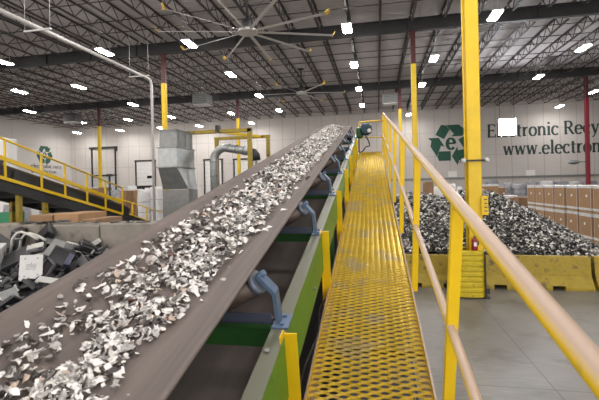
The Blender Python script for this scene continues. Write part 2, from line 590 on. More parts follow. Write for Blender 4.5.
emblem('recycling_emblem', 'large green three-arrow recycling emblem on the wall behind the yellow column', V((9.35, YB, 7.75)), (1, 0, 0), (0, -1, 0), 0.0196)
emblem('recycling_emblem', 'small green recycling emblem on the side wall above the sloped conveyor', V((XL, 48.95, 7.95)), (0, 1, 0), (1, 0, 0), 0.0105)
lettering('wall_lettering', 'Electronic Recy', 'dark green painted serif words, upper line on the back wall', V((13.7, YB, 8.28)), (1, 0, 0), (0, -1, 0), 1.62, 12.6)
lettering('wall_lettering', 'www.electron', 'dark green painted web address, lower line on the back wall', V((15.5, YB, 6.0)), (1, 0, 0), (0, -1, 0), 1.62, 10.9)
# tiny lines under the side-wall emblem
for txt, z, L, lab in (('electronic recy', 6.12, 5.4, 'upper line of small dark lettering under the side-wall emblem'),
                       ('www.electron', 5.35, 4.4, 'lower line of small dark lettering under the side-wall emblem')):
    lettering('wall_lettering', txt, lab, V((XL, 46.6, z)), (0, 1, 0), (1, 0, 0), 0.5, L)
# paper notices
for px, py, lab in ((453, 174, 'white paper notice on the back wall below the recycling emblem'),
                    (531, 173, 'white paper notice on the back wall below the web address')):
    p = aty(px, py, YB - 0.03)
    b = MB().box(p, (1.05, 0.03, 0.75))
    t = tag(b.build('wall_notice', M['label']), lab, 'notice')

# ------------------------------------------------------------------ roof steel
GY = [10.2, 24.8, 39.4]
CX = [-46.2, -30.2, -14.0, 2.15, 18.3, 34.4]
GZ = 11.82
glab = ['dark steel roof girder on the yellow column beside the walkway', 'dark steel roof girder crossing just past the big ceiling fan',
        'dark steel roof girder crossing in front of the back wall']
for i, y in enumerate(GY):
    g = MB()
    for z, w, h in ((GZ + 0.015, 0.3, 0.03), (GZ + 0.735, 0.3, 0.03)):
        g.box(((XL + XR) / 2, y, z), (XR - XL - 0.1, w, h))
    g.box(((XL + XR) / 2, y, GZ + 0.375), (XR - XL - 0.1, 0.025, 0.72))
    for k in range(23):
        g.box((XL + 1.8 + 3.58 * k, y, GZ + 0.375), (0.02, 0.26, 0.7))
    tag(g.build('roof_girder', M['steel']), glab[i], 'girder')

jm = MB()
JL, JD = 14.3, 0.72
for z in (0, JD):
    for s in (-1, 1):
        jm.bar((s * 0.035, -JL / 2 + (0.9 if z == 0 else 0), z), (s * 0.035, JL / 2 - (0.9 if z == 0 else 0), z), 0.05, 0.06)
NP = 22
for k in range(NP):
    y0 = -JL / 2 + JL * k / NP; y1 = -JL / 2 + JL * (k + 1) / NP
    z0, z1 = (JD, 0) if k % 2 == 0 else (0, JD)
    if k == 0: z0 = JD
    jm.bar((0, y0, z0), (0, y1, z1), 0.035, 0.035, up=(1, 0, 0))
bays = [(3.0 if False else 17.5, 'over the bay where the big ceiling fan hangs'), (32.1, 'over the middle bay between the two far girders'),
        (46.7, 'over the last bay before the back wall')]
jproto = None
for yc, ph in bays:
    x = 2.15 - 1.79 * 27
    while x < XR - 0.3:
        if x > XL + 0.3:
            if jproto is None:
                j = jm.build('roof_joist', M['joist'])
                jproto = j
            else:
                j = jproto.copy(); COL.objects.link(j)
            j.location = (x, yc, ZD - 0.06 - JD)
            tag(j, 'open-web steel roof joist with zigzag rods ' + ph, 'roof joist', 'roof joists ' + ph)
        x += 1.79
for yc, ph in bays:
    for k, dy in enumerate((-3.65, 0, 3.65)):
        for z, w in ((ZD - 0.06 - JD - 0.05, 'lower'), (ZD - 0.13, 'upper')):
            b = MB().bar((XL + 0.2, yc + dy, z), (XR - 0.2, yc + dy, z), 0.05, 0.04)
            tag(b.build('bridging_bar', M['joist']), '%s bridging bar, %s row %s' % (w, ORD[k], ph), 'bridging bar', 'roof bridging bars')

# ------------------------------------------------------------------ columns
col_labels = {
    (2.26, 10.2): 'thick yellow steel column rising beside the walkway railing',
    (2.26, 24.8): 'yellow column with red top behind the walkway railing, next after the thick one',
    (2.26, 39.4): 'slim yellow column with red top seen past the end of the walkway railing',
    (-14.0, 24.8): 'yellow column with red top rising behind the galvanized hopper',
    (-14.0, 39.4): 'yellow column with red top rising behind the yellow portal frame',
    (-30.2, 39.4): 'yellow column with red top in front of the tall dock door',
    (18.2, 39.4): 'dark red column standing in front of the wall lettering',
    (-30.2, 24.8): 'yellow column with red top outside the view beyond the sloped conveyor',
}
for (x, y), lab in col_labels.items():
    w = 0.31 if y < 12 else 0.29
    t = thing('steel_column', lab, 'column', (x, y, 0))
    allred = x > 15
    zs = 9.85
    MB().box((x, y, zs / 2), (w, w, zs), bev=0.02).build('shaft', M['crimson'] if allred else M['colyel'], t)
    MB().box((x, y, (zs + GZ) / 2), (w - 0.02, w - 0.02, GZ - zs - 0.02), bev=0.02).build('upper_section', M['red'], t)['label'] = 'dark red upper section'
    MB().box((x, y, 0.015), (w + 0.2, w + 0.2, 0.03)).build('base_plate', M['dark'], t)
    if y < 12:
        MB().tube([(x - w / 2 - 0.03, y - 0.05, 0.1), (x - w / 2 - 0.03, y - 0.05, 9.5)], 0.024).build('conduit', M['colyel'], t)
        zc = aty(470, 160.5, 10.0).z
        s = MB()
        for dy in (-w / 2 - 0.02, w / 2 + 0.02):
            s.box((x, y + dy, zc), (w + 0.34, 0.03, 0.04))
        s.build('strap', M['dark'], t)
        b = MB()
        for dx in (-w / 2 - 0.1, w / 2 + 0.11):
            b.tube([(x + dx, y - w / 2 - 0.13, zc), (x + dx, y + w / 2 + 0.08, zc)], 0.035)
            b.tube([(x + dx, y - w / 2 - 0.05, zc - 0.05), (x + dx, y - w / 2 - 0.05, zc + 0.05)], 0.05)
        b.build('strap_clamp', M['offwhite'], t)
        p = aty(480, 205.5, 10.0)
        sgn = MB().box((x + w / 2 + 0.03, 10.0, p.z), (0.15, 0.05, 0.44))
        sg = sgn.build('sign_plate', M['colyel'], t)
        ln = MB()
        for k in range(4):
            ln.box((x + w / 2 + 0.05, 9.972, p.z + 0.14 - 0.09 * k), (0.07, 0.006, 0.02))
        ln.build('printed_lines', M['dark'], sg)

# ribbed yellow guard wrapped round the thick column
gx, gy = 2.08, 10.2
gd = thing('column_guard', 'ribbed yellow plastic guard wrapped around the foot of the thick column', 'column guard', (gx, gy, 0))
mb = MB()
prof = []
for k in range(9):
    z = 0.03 + k * 0.122
    prof += [(z, 0.345), (z + 0.02, 0.37), (z + 0.085, 0.37), (z + 0.105, 0.345)]
prof += [(1.12, 0.345), (1.12, 0.24)]
n = 28
sq = lambda a, r: r * (1.0 / max(abs(math.cos(a)) ** 4 + abs(math.sin(a)) ** 4, 1e-6) ** 0.25)
vs = []
for z, r in prof:
    for j in range(n):
        a = 2 * PI * j / n
        q = sq(a, r * 0.93)
        vs.append((gx + q * math.cos(a), gy + q * math.sin(a), z))
fs = [(i * n + j, i * n + (j + 1) % n, (i + 1) * n + (j + 1) % n, (i + 1) * n + j) for i in range(len(prof) - 1) for j in range(n)]
mb.add(vs, fs)
mb.build('guard_shell', M['guard'], gd)
st = MB()
st.box((gx + 0.33, gy - 0.27, 0.56), (0.03, 0.05, 1.06))
st.box((gx + 0.38, gy - 0.25, 0.18), (0.08, 0.09, 0.12))
st.build('buckle_strap', M['dark'], gd)

# fire extinguisher resting on the guard rim
fx = thing('fire_extinguisher', 'small red fire extinguisher on top of the yellow column guard', 'fire extinguisher', (gx + 0.06, gy - 0.24, 1.12))
ex, ey = gx + 0.12, gy - 0.235
MB().tube([(ex, ey, 1.12), (ex, ey, 1.14), (ex, ey, 1.36), (ex, ey, 1.40), (ex, ey, 1.42)], [0.06, 0.066, 0.066, 0.045, 0.02], 16).build('cylinder_body', M['crimson'], fx)
MB().box((ex, ey, 1.44), (0.03, 0.09, 0.03)).build('valve_handle', M['black'], fx)
MB().tube([(ex + 0.02, ey, 1.43), (ex + 0.08, ey, 1.40), (ex + 0.085, ey, 1.25)], 0.012).build('hose', M['black'], fx)
MB().box((ex, ey - 0.066, 1.27), (0.06, 0.004, 0.09)).build('paper_label', M['label'], fx)

# ------------------------------------------------------------------ ceiling lamps
RX = {'a': (-44.2, 'along the side wall'), 'b': (-37.0, 'next to the side wall row'), 'c': (-30.4, 'above the tall dock door column'),
      'd': (-24.5, 'above the yellow sloped conveyor'), 'e': (-16.8, 'above the galvanized hopper'), 'f': (-11.0, 'passing the big ceiling fan'),
      'g': (-1.48, 'above the incline conveyor belt'), 'h': (4.1, 'above the walkway railing'), 'i': (13.6, 'above the shredded metal pile'),
      'j': (21.5, 'above the stacked gaylord boxes')}
RY = [22.6, 29.6, 37.2, 45.0, 51.0]
ON = {'a': [4], 'b': [2, 3, 4], 'c': [1, 3, 4], 'd': [0, 1, 2, 3, 4], 'e': [0, 2, 3, 4], 'f': [0, 1, 2, 3], 'g': [0, 1, 2, 3], 'h': [1, 2, 4], 'i': [2], 'j': [3, 4]}
lp = thing('high_bay_lamp', '', 'ceiling lamp', (0, 0, 0))
bx = MB()
bx.box((0, 0, 0.06), (0.50, 1.25, 0.06))
for s in (-1, 1):
    bx.bar((s * 0.26, -0.62, 0.02), (s * 0.26, 0.62, 0.02), 0.02, 0.07)
    bx.tube([(0, s * 0.5, 0.09), (0, s * 0.5, 1.25)], 0.012, 6)
bx.build('housing', M['white'], lp)
ln = MB()
frus = [(-0.235, 0.235, -0.61, 0.61, 0.03), (-0.20, 0.20, -0.58, 0.58, -0.045)]
vs = [(x, y, q[4]) for q in frus for x, y in ((q[0], q[2]), (q[1], q[2]), (q[1], q[3]), (q[0], q[3]))]
ln.add(vs, [(7, 6, 5, 4), (0, 1, 5, 4), (1, 2, 6, 5), (2, 3, 7, 6), (3, 0, 4, 7)])
ln.build('lamp_lens', M['lens'], lp)
first = True


def lamp(x, y, label, group='high bay lamps under the roof', z=11.5):
    global first
    if first:
        first = False
        lp.location = (x, y, z); lp['label'] = label; lp['group'] = group
        return lp
    return dup(lp, (x, y, z), label=label, group=group)


for r, (x, ph) in RX.items():
    for n_, i in enumerate(ON[r]):
        lamp(x * (0.966 if i == 4 else 1), RY[i], 'lit rectangular lamp, %s in the row %s' % (ORD[n_], ph), z=11.2 if i == 4 else 11.5)
lamp(6.3, 22.8, 'lit rectangular lamp beside the top of the thick yellow column')
lamp(13.68, 29.9, 'lit rectangular lamp near the roof, first in the row above the shredded metal pile')
# lamps of the same grid over the camera end of the hall
for x in (-18.5, -11.0, -1.48, 4.1, 13.6):
    for y in (15.0, 7.4, -0.2):
        if (x, y) in ((13.6, 15.0),): continue
        lamp(x, y, 'lit rectangular lamp overhead, outside the photo on the camera side of the fan', 'lamps over the camera end of the hall')

# hanging floodlight by the lettering
fl = aty(508, 127, 38.5)
t = thing('floodlight', 'square blazing floodlight hanging in front of the wall lettering', 'floodlight', tuple(fl))
MB().box(fl + V((0, 0.12, 0)), (1.5, 0.2, 1.5)).build('housing', M['char'], t)
MB().box(fl, (1.42, 0.04, 1.42)).build('lens', M['flood'], t)
hg = MB()
for s in (-1, 1):
    hg.tube([fl + V((s * 0.6, 0.12, 0.7)), (fl.x + s * 0.6, fl.y + 0.12, 12.0)], 0.02, 6)
hg.build('hanger_rods', M['dark'], t)


# ------------------------------------------------------------------ ceiling fans
def ceiling_fan(hub, R, nb, a0, label):
    t = thing('ceiling_fan', label, 'ceiling fan', tuple(hub))
    MB().tube([hub + V((0, 0, -0.05)), hub + V((0, 0, 0.06)), hub + V((0, 0, 0.1))], [0.42, 0.42, 0.25], 24).build('hub', M['alum'], t)
    MB().tube([hub + V((0, 0, 0.1)), hub + V((0, 0, 0.14)), hub + V((0, 0, 0.5)), hub + V((0, 0, 0.56))], [0.2, 0.22, 0.22, 0.1], 16).build('motor', M['dark'], t)
    d = MB().tube([hub + V((0, 0, 0.5)), (hub.x, hub.y, 12.4)], 0.055, 8)
    d.box((hub.x, hub.y, 12.35), (0.5, 0.5, 0.06))
    for q in range(4):
        an = q * PI / 2 + 0.4
        d.tube([(hub.x, hub.y, hub.z + 0.55), (hub.x + 2.0 * math.cos(an), hub.y + 2.0 * math.sin(an), 12.2)], 0.012, 5)
    d.build('drop_rod', M['dark'], t)
    for k in range(nb):
        a = a0 + 2 * PI * k / nb
        e = V((math.cos(a), math.sin(a), 0)); s = V((-math.sin(a), math.cos(a), 0))
        up = (V((0, 0, 1)) * math.cos(0.25) + s * math.sin(0.25))
        sd = s * math.cos(0.25) - V((0, 0, 1)) * math.sin(0.25)
        # airfoil blade
        sec = [(-0.065, 0), (-0.04, 0.015), (0.0, 0.018), (0.05, 0.008), (0.07, -0.010), (0.0, -0.010)]
        bl = MB()
        vs = []
        for rr, z in ((0.34, 0), (R * 0.5, -0.02), (R * 0.97, -0.06)):
            for x, y in sec:
                vs.append(hub + e * rr + V((0, 0, z)) + sd * x + up * y)
        n = len(sec)
        fs = [(i * n + j, i * n + (j + 1) % n, (i + 1) * n + (j + 1) % n, (i + 1) * n + j) for i in range(2) for j in range(n)]
        fs += [tuple(range(n - 1, -1, -1)), tuple(range(2 * n, 3 * n))]
        bl.add(vs, fs)
        b = bl.build('blade', M['alum'], t)
        w = MB()
        c = hub + e * R * 0.97 + V((0, 0, -0.06))
        w.prism([(-0.10, -0.03), (0.11, -0.03), (0.13, 0.10), (0.09, 0.22), (-0.02, 0.20)], 0.03, Matrix((sd, (up * 0.86 + e * 0.5).normalized(), e)).transposed(), c)
        w.build('winglet', M['tip'], b)
    return t


hub = atz(248, 32, 9.2)
tipv = atz(336, 35, 9.15) - hub
ceiling_fan(hub, 3.72, 10, math.atan2(tipv.y, tipv.x), 'huge aluminium ten-blade ceiling fan hanging above the conveyor belt')
hub2 = atz(302, 93, 10.4)
tv = atz(321, 84, 10.4) - hub2
ceiling_fan(hub2, 3.6, 6, math.atan2(tv.y, tv.x) , 'second ceiling fan, small in the distance past the big one')

# roof-hung heaters
for i, (px, py, lab) in enumerate(((73, 118, 'dark roof-hung heater near the side wall lamps'), (203, 100, 'grey roof-hung heater behind the big fan'),
                                  (391, 99, 'grey roof-hung heater above the end of the walkway'))):
    c = atz(px, py, 11.0)
    t = thing('unit_heater', lab, 'unit heater', tuple(c))
    MB().box(c, (1.5, 1.2, 0.95), bev=0.05).build('casing', M['dark'] if i == 0 else M['galvd'], t)
    lv = MB()
    for k in range(5):
        lv.box(c + V((0, -0.61, -0.34 + 0.16 * k)), (1.25, 0.05, 0.03))
    lv.build('louvres', M['char'], t)
    MB().box(c + V((0, 0, -0.5)), (1.4, 1.1, 0.05)).build('bottom_panel', M['white'], t)
    r = MB()
    for a in (-1, 1):
        for b in (-1, 1):
            r.tube([c + V((a * 0.65, b * 0.5, 0.45)), (c.x + a * 0.65, c.y + b * 0.5, 12.1)], 0.015, 5)
    r.build('hanger_rods', M['dark'], t)

# long white pipe under the roof, elbow and drop
px_ = -13.6
t = thing('overhead_pipe', 'long white pipe under the roof turning down behind the hopper', 'pipe', (px_, 22.6, 0))
pts = [(px_, 9, 9.5), (px_, 22.2, 9.5)]
for k in range(1, 6):
    a = k * PI / 10
    pts.append((px_, 22.2 + 0.4 * math.sin(a), 9.5 - 0.4 * (1 - math.cos(a))))
pts.append((px_, 22.6, 0.0))
MB().tube(pts, 0.085, 12).build('pipe_run', M['pipe'], t)
for px, py in ((35, 30), (138, 76)):
    c = atz(px, py, 9.4)
    h = MB().bar((px_ - 0.65, c.y, 9.38), (px_ + 0.65, c.y, 9.38), 0.06, 0.06)
    for s in (-1, 1):
        h.tube([(px_ + s * 0.6, c.y, 9.4), (px_ + s * 0.6, c.y, 12.1)], 0.01, 5)
    h.build('trapeze_hanger', M['white'], t)

# ------------------------------------------------------------------ main incline conveyor frame of reference
Dx = ray(371, 98).normalized()
Lx = Dx.cross(V((0, 0, 1))).normalized()
Nx = Lx.cross(Dx).normalized()
CM = Matrix((Lx, Dx, Nx)).transposed()     # local x = lateral, y = along, z = normal


def C(s, l, h):
    return EYE + Dx * s + Lx * (l * 1.022 - 0.0227 * h) - Nx * h


def cbox(mb, s, l, h, ds, dl, dh, mi=0):
    return mb.box(C(s, l, h), (dl, ds, dh), CM, mi)


S0, S1 = -2.0, 11.4
BL, BR = -1.33, -0.495
BC = (BL + BR) / 2
HF, HE = 0.88, 0.70      # depth below the eye of flat part and of the edges
FH = 0.15


def belt_h(l, s=0):
    d = abs(l - BC)
    half = (BR - BL) / 2
    tr = min(1, max(0, (S1 - 0.05 - s) / 0.9))     # flattens out towards the head pulley
    e = max(0, d - FH) / (half - FH)
    h = HF - (HF - HE) * (e ** 1.15)
    return h * tr + (1 - tr) * 0.735


cv = thing('belt_conveyor', 'long green-framed incline belt conveyor carrying shredded metal up beside the walkway', 'conveyor', tuple(C(2, BC, 0) * 1))
cv.location = (C(2, BC, 0).x, C(2, BC, 0).y, 0)
WLOC[cv.name] = V(cv.location)
# carrying belt with thickness
mb = MB()
ls = [BL + (BR - BL) * i / 24 for i in range(25)]
ss = [S0 + (S1 - S0) * i / 60 for i in range(61)]
vs = []
rows = [(s, 0) for s in ss]
for s in ss:
    for l in ls:
        vs.append(C(s, l, belt_h(l, s)))
n = 25
# wrap round the head pulley and a short return
for k in range(1, 9):
    a = k * PI / 8
    for l in ls:
        vs.append(C(S1 + 0.26 * math.sin(a), l, 0.735 + 0.26 * (1 - math.cos(a))))
nr = 61 + 8
top = [(i * n + j, i * n + j + 1, (i + 1) * n + j + 1, (i + 1) * n + j) for i in range(nr - 1) for j in range(n - 1)]
off = len(vs)
vb = []
for i in range(nr):
    for j in range(n):
        p = vs[i * n + j]
        if i < 61:
            vb.append(p - Nx * 0.012)
        else:
            a = (i - 60) * PI / 8
            vb.append(p - (Nx * math.cos(a) + Dx * math.sin(a)) * 0.012)
fs = top + [tuple(off + q for q in reversed(f)) for f in top]
for i in range(nr - 1):
    fs.append((i * n, (i + 1) * n, off + (i + 1) * n, off + i * n))
    fs.append((i * n + n - 1, off + i * n + n - 1, off + (i + 1) * n + n - 1, (i + 1) * n + n - 1))
mb.add(vs + vb, fs, 0, True)
mb.build('carrying_belt', M['belt'], cv)
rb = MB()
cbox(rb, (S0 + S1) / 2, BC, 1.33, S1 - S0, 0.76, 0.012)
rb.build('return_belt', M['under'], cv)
pu = MB().tube([C(S1, BL + 0.02, 0.997), C(S1, BR - 0.02, 0.997)], 0.245, 24)
pu.build('head_pulley', M['dark'], cv)
# channel stringers
for l0, sgn in ((-0.36, -1), (-1.465, 1)):
    st = MB()
    cbox(st, (S0 + S1) / 2, l0, 0.985 + 0.15, S1 - S0, 0.01, 0.30)
    for h in (0.989, 0.985 + 0.297):
        cbox(st, (S0 + S1) / 2, l0 + sgn * 0.035, h, S1 - S0, 0.07, 0.009)
    o = st.build('side_stringer', M['green'], cv)
    bo = MB()
    k = 0
    s = 0.9
    while s < S1:
        f = -sgn
        bo.tube([C(s, l0 + f * 0.005, 1.2), C(s, l0 + f * 0.018, 1.2)], 0.013, 6)
        bo.tube([C(s + 0.5, l0 + sgn * 0.045, 0.984), C(s + 0.5, l0 + sgn * 0.045, 0.972)], 0.012, 6)
        s += 1.5
    bo.build('stringer_bolts', M['galvd'], o)
# cross members
s = 0.2
while s < S1:
    cb = MB()
    cbox(cb, s, (-0.365 - 1.46) / 2, 1.085, 0.01, 1.09, 0.09)
    cbox(cb, s + 0.03, (-0.365 - 1.46) / 2, 1.04, 0.07, 1.09, 0.008)
    cb.build('cross_member', M['dkgreen'], cv)
    s += 1.45
# belly pan between the stringers under the return belt
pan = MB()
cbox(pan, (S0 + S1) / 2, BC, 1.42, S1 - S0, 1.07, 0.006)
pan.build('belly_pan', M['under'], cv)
# troughing idler sets
wd = math.radians(35)
s = 0.36
while s < S1 - 0.3:
    ib = MB()
    cbox(ib, s, BC, 0.975, 0.06, 0.98, 0.008)
    cbox(ib, s - 0.026, BC, 0.952, 0.008, 0.98, 0.05)
    ifr = ib.build('idler_frame', M['dkblue'], cv)
    for sg in (1, -1):
        br = MB()
        lb = BC + sg * 0.508
        q = [(lb, 0.975), (lb - sg * 0.012, 0.83), (lb - sg * 0.085, 0.748)]
        for (la, ha), (lc, hc) in zip(q, q[1:]):
            br.bar(C(s, la, ha), C(s, lc, hc), 0.062, 0.018, up=tuple(Lx))
        cbox(br, s, lb + sg * 0.015, 0.979, 0.12, 0.075, 0.008)
        for e in (-0.035, 0.035):
            br.tube([C(s + e, lb + sg * 0.02, 0.976), C(s + e, lb + sg * 0.02, 0.964)], 0.009, 6)
        br.tube([C(s, lb - sg * 0.085, 0.760), C(s, lb - sg * 0.055, 0.738)], 0.014, 6)
        br.build('end_bracket', M['blue'], ifr)
    r = 0.054
    MB().tube([C(s, BC - 0.155, HF + 0.014 + r), C(s, BC + 0.155, HF + 0.014 + r)], r, 14).build('roller', M['roller'], ifr)
    for sg in (1, -1):
        MB().tube([C(s, BC + sg * 0.165, HF + 0.008 + r), C(s, BC + sg * 0.415, 0.785)], r, 14).build('roller', M['roller'], ifr)
        MB().tube([C(s, BC + sg * 0.398, 0.797), C(s, BC + sg * 0.423, 0.780)], 0.0575, 18).build('roller_cap', M['rollcap'], ifr)
    s += 1.265
# support legs
for s in (0.0, 3.9, 7.3, 10.4):
    for l in (-0.40, -1.425):
        p = C(s, l, 1.29)
        lg = MB().box((p.x, p.y, p.z / 2), (0.07, 0.10, p.z))
        lg.box((p.x, p.y, 0.01), (0.2, 0.2, 0.02))
        lg.build('support_leg', M['dkgreen'], cv)
# drive motor by the head pulley, with gearbox and cable
MB().box(C(10.55, -0.27, 0.86), (0.17, 0.26, 0.28), CM, bev=0.03).build('gearbox', M['dkgreen'], cv)
dm = MB().tube([C(10.35, -0.11, 0.78), C(10.38, -0.11, 0.78), C(10.75, -0.11, 0.78), C(10.85, -0.11, 0.78)], [0.10, 0.15, 0.15, 0.09], 18)
for k in range(10):
    a = 2 * PI * k / 10
    cbox(dm, 10.56, -0.11 + 0.155 * math.cos(a), 0.78 + 0.155 * math.sin(a), 0.3, 0.02, 0.02)
dmo = dm.build('drive_motor', M['motor'], cv)
MB().tube([C(10.33, -0.03, 0.80), C(10.35, -0.03, 0.80)], 0.05, 12).build('fan_cover', M['alum'], dmo)
cb = [C(10.5 - 0.02 * k, -0.12 - 0.0 * k + 0.10 * math.sin(k * PI / 10), 0.95 + 0.5 * k / 10) for k in range(6)]
cb += [C(10.4, -0.12 - 0.03 * k, 1.22 + 0.06 * math.sin(k * PI / 6) + 0.02 * k) for k in range(7)]
MB().tube(cb, 0.016, 8).build('motor_cable', M['black'], cv)
# cables slung between frame and walkway
cbl = [C(1.2 + 0.12 * k, -0.335 + 0.018 * math.sin(k * 0.9), 1.52 - 0.10 * math.sin(k * PI / 14)) for k in range(15)]
MB().tube(cbl, 0.006, 6).build('slung_cable', M['black'], cv)
MB().tube([C(2.02, -0.315, 1.50), C(2.08, -0.30, 1.53), C(2.16, -0.32, 1.51)], 0.012, 8).build('cable_tie', M['crimson'], cv)['label'] = 'red cable tie'

# ------------------------------------------------------------------ shredded metal on the belt
def flake(rr, big=1.0):
    """one crumpled torn scrap: a jagged 3x3 patch folded at random"""
    g = 3
    vs = []
    k = [rr.uniform(-1, 1) for _ in range(4)]
    asp = rr.uniform(0.5, 1.0)
    for j in range(g + 1):
        for i in range(g + 1):
            x = (i / g - 0.5) * (1 + rr.uniform(-.28, .28)) + rr.uniform(-.1, .1)
            y = ((j / g - 0.5) * (1 + rr.uniform(-.28, .28)) + rr.uniform(-.1, .1)) * asp
            z = 0.30 * (k[0] * x * x * 2 + k[1] * x * y * 2 + k[2] * abs(y)) + rr.uniform(-.10, .10)
            vs.append(V((x, y, z)) * big)
    fs = []
    for j in range(g):
        for i in range(g):
            if (i in (0, g - 1) and j in (0, g - 1)) and rr.random() < 0.6:
                a = j * (g + 1) + i
                q = [a, a + 1, a + g + 2, a + g + 1]
                q.pop({(0, 0): 0, (g - 1, 0): 1, (g - 1, g - 1): 2, (0, g - 1): 3}[(i, j)])
                fs.append(tuple(q))
            else:
                a = j * (g + 1) + i
                fs.append((a, a + 1, a + g + 2, a + g + 1))
    return vs, fs


RS = random.Random(23)
FL = [flake(RS) for _ in range(26)]


def pick(rr):
    q = rr.random()
    return 0 if q < 0.52 else 1 if q < 0.78 else 2 if q < 0.968 else 4 if q < 0.993 else 3


spots = []
s = 0.85
while s < S1 - 0.05:
    u = min(1, max(0, (s - 1.0) / 3.2))
    lc = -1.0 - 0.01 * u
    lw = 0.125 + 0.02 * u
    dens = 1500 - 50 * u + 1500 * max(0, (s - 6) / 5)
    # clumpy: noise along the belt
    for _ in range(int(dens * 0.02)):
        sp = s + RS.uniform(0, 0.02)
        l = RS.gauss(lc, lw)
        if l < BL + 0.06 + 0.03 * u or l > -0.62 or (l > -0.79 and RS.random() > 0.15):
            continue
        nz = noise.noise(V((sp * 4.5, l * 7.0, 3.1))) + 0.55 * noise.noise(V((sp * 13, l * 17, 8.1)))
        if nz < -0.36 + 0.04 * u:
            continue
        spots.append((sp, l, u))
    s += 0.02
spots = [(a, b, c) for (a, b, c) in spots]
SHM = [M['shW'], M['shG'], M['shD'], M['shR'], M['shT']]


def shred_matrix(sp, l, u, rr, stack):
    h = belt_h(l, sp)
    sz = rr.uniform(0.014, 0.040) * (1 + 0.30 * u)
    if rr.random() < 0.08: sz *= 1.5
    m = CM.to_4x4() @ Euler((rr.gauss(0, 0.45), rr.gauss(0, 0.45), rr.uniform(0, 2 * PI))).to_matrix().to_4x4()
    p = C(sp, l, h - 0.008 - rr.uniform(0, stack))
    return Matrix.Translation(p) @ m @ Matrix.Diagonal((sz, sz, sz, 1))


# those that show largest, each an object of its own
meshes = {}
visible = sorted([q for q in spots if q[0] > 1.02], key=lambda q: q[0])
near, far = visible[:290], visible[290:] + [q for q in spots if q[0] <= 1.02]
desc = {0: 'crumpled white metal scrap lying on the belt among other shreds', 1: 'torn grey metal scrap lying on the belt among other shreds',
        2: 'dark torn scrap lying on the belt among pale shreds', 3: 'rust red scrap lying on the belt among pale shreds',
        4: 'tan scrap lying on the belt among pale shreds'}
for sp, l, u in near:
    fi, mi = RS.randrange(len(FL)), pick(RS)
    if (fi, mi) not in meshes:
        vs, fs = FL[fi]
        me = bpy.data.meshes.new('metal_scrap')
        me.from_pydata(vs, [], fs)
        me.materials.append(SHM[mi])
        meshes[(fi, mi)] = me
    o = bpy.data.objects.new('metal_scrap', meshes[(fi, mi)])
    COL.objects.link(o)
    o.matrix_world = shred_matrix(sp, l, u, RS, 0.018)
    tag(o, desc[mi], 'scrap', ['white', 'grey', 'dark', 'rust red', 'tan'][mi] + ' scraps near the foot of the belt')
mb = MB()
for sp, l, u in far:
    vs, fs = FL[RS.randrange(len(FL))]
    m = shred_matrix(sp, l, u, RS, 0.02 + 0.045 * u * max(0, 1 - abs(l + 1.0) / 0.25))
    mb.add([m @ v for v in vs], fs, pick(RS))
tag(mb.build('shredded_metal', SHM), 'thick stream of white and grey shredded metal further up the belt', 'shredded metal', kind='stuff')

# ------------------------------------------------------------------ walkway
HW = 1.45
WL, WR = -0.305, 0.297
W0, W1 = -1.2, 11.1
wk = thing('inclined_walkway', 'yellow inclined grating walkway with a dusty handrail beside the conveyor', 'walkway', (C(3, 0, 0).x, C(3, 0, 0).y, 0))
dk = MB()
pitch = 0.0232
k = 0
s = W0
ncell = 6
while s < W1:
    # one expanded-metal strand: a zigzag ribbon standing slightly on edge
    vs, fs = [], []
    np_ = ncell * 8
    for i in range(np_ + 1):
        x = WL + (WR - WL) * i / np_
        ph = i / 8 * 2 * PI + (0 if k % 2 == 0 else PI)
        w = max(-1, min(1, 1.12 * math.sin(ph)))
        ds = w * pitch * 0.5
        vs += [C(s + ds - 0.0058, x, HW + 0.004), C(s + ds + 0.0050, x, HW - 0.0055), C(s + ds + 0.0066, x, HW - 0.002), C(s + ds - 0.0040, x, HW + 0.008)]
    for i in range(np_):
        a = i * 4
        for e in range(4):
            fs.append((a + e, a + 4 + e, a + 4 + (e + 1) % 4, a + (e + 1) % 4))
    dk.add(vs, fs)
    s += pitch
    k += 1
dk.build('grating_deck', M['deck'], wk)
shade_tray = MB()  # added dark sheet with lips, stands in for shade below the grating
cbox(shade_tray, (W0 + W1) / 2, -0.31, HW + 0.42, W1 - W0, 1.18, 0.01)
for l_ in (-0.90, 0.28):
    cbox(shade_tray, (W0 + W1) / 2, l_, HW + 0.39, W1 - W0, 0.008, 0.06)
shade_tray.build('gap_shade_tray', M['dark'], wk)
for l, nm in ((WL - 0.006, 'edge_angle'), (WR + 0.006, 'edge_angle')):
    e = MB()
    cbox(e, (W0 + W1) / 2, l, HW + 0.02, W1 - W0, 0.010, 0.085)
    cbox(e, (W0 + W1) / 2, l + (0.02 if l < 0 else -0.02), HW + 0.058, W1 - W0, 0.05, 0.008)
    e.build(nm, M['rail'], wk)
s = W0 + 0.3
while s < W1:
    cr = MB()
    cbox(cr, s, 0, HW + 0.045, 0.05, WR - WL, 0.05)
    cr.build('cross_bearer', M['yeldark'], wk)
    s += 1.55
# brackets standing between conveyor frame and walkway
s = 1.517
while s < W1:
    b = MB()
    cbox(b, s, -0.329, 1.27, 0.007, 0.062, 0.60)
    cbox(b, s - 0.03, -0.357, 1.255, 0.062, 0.006, 0.60)
    b.build('bracket', M['yel'], wk)
    s += 1.37
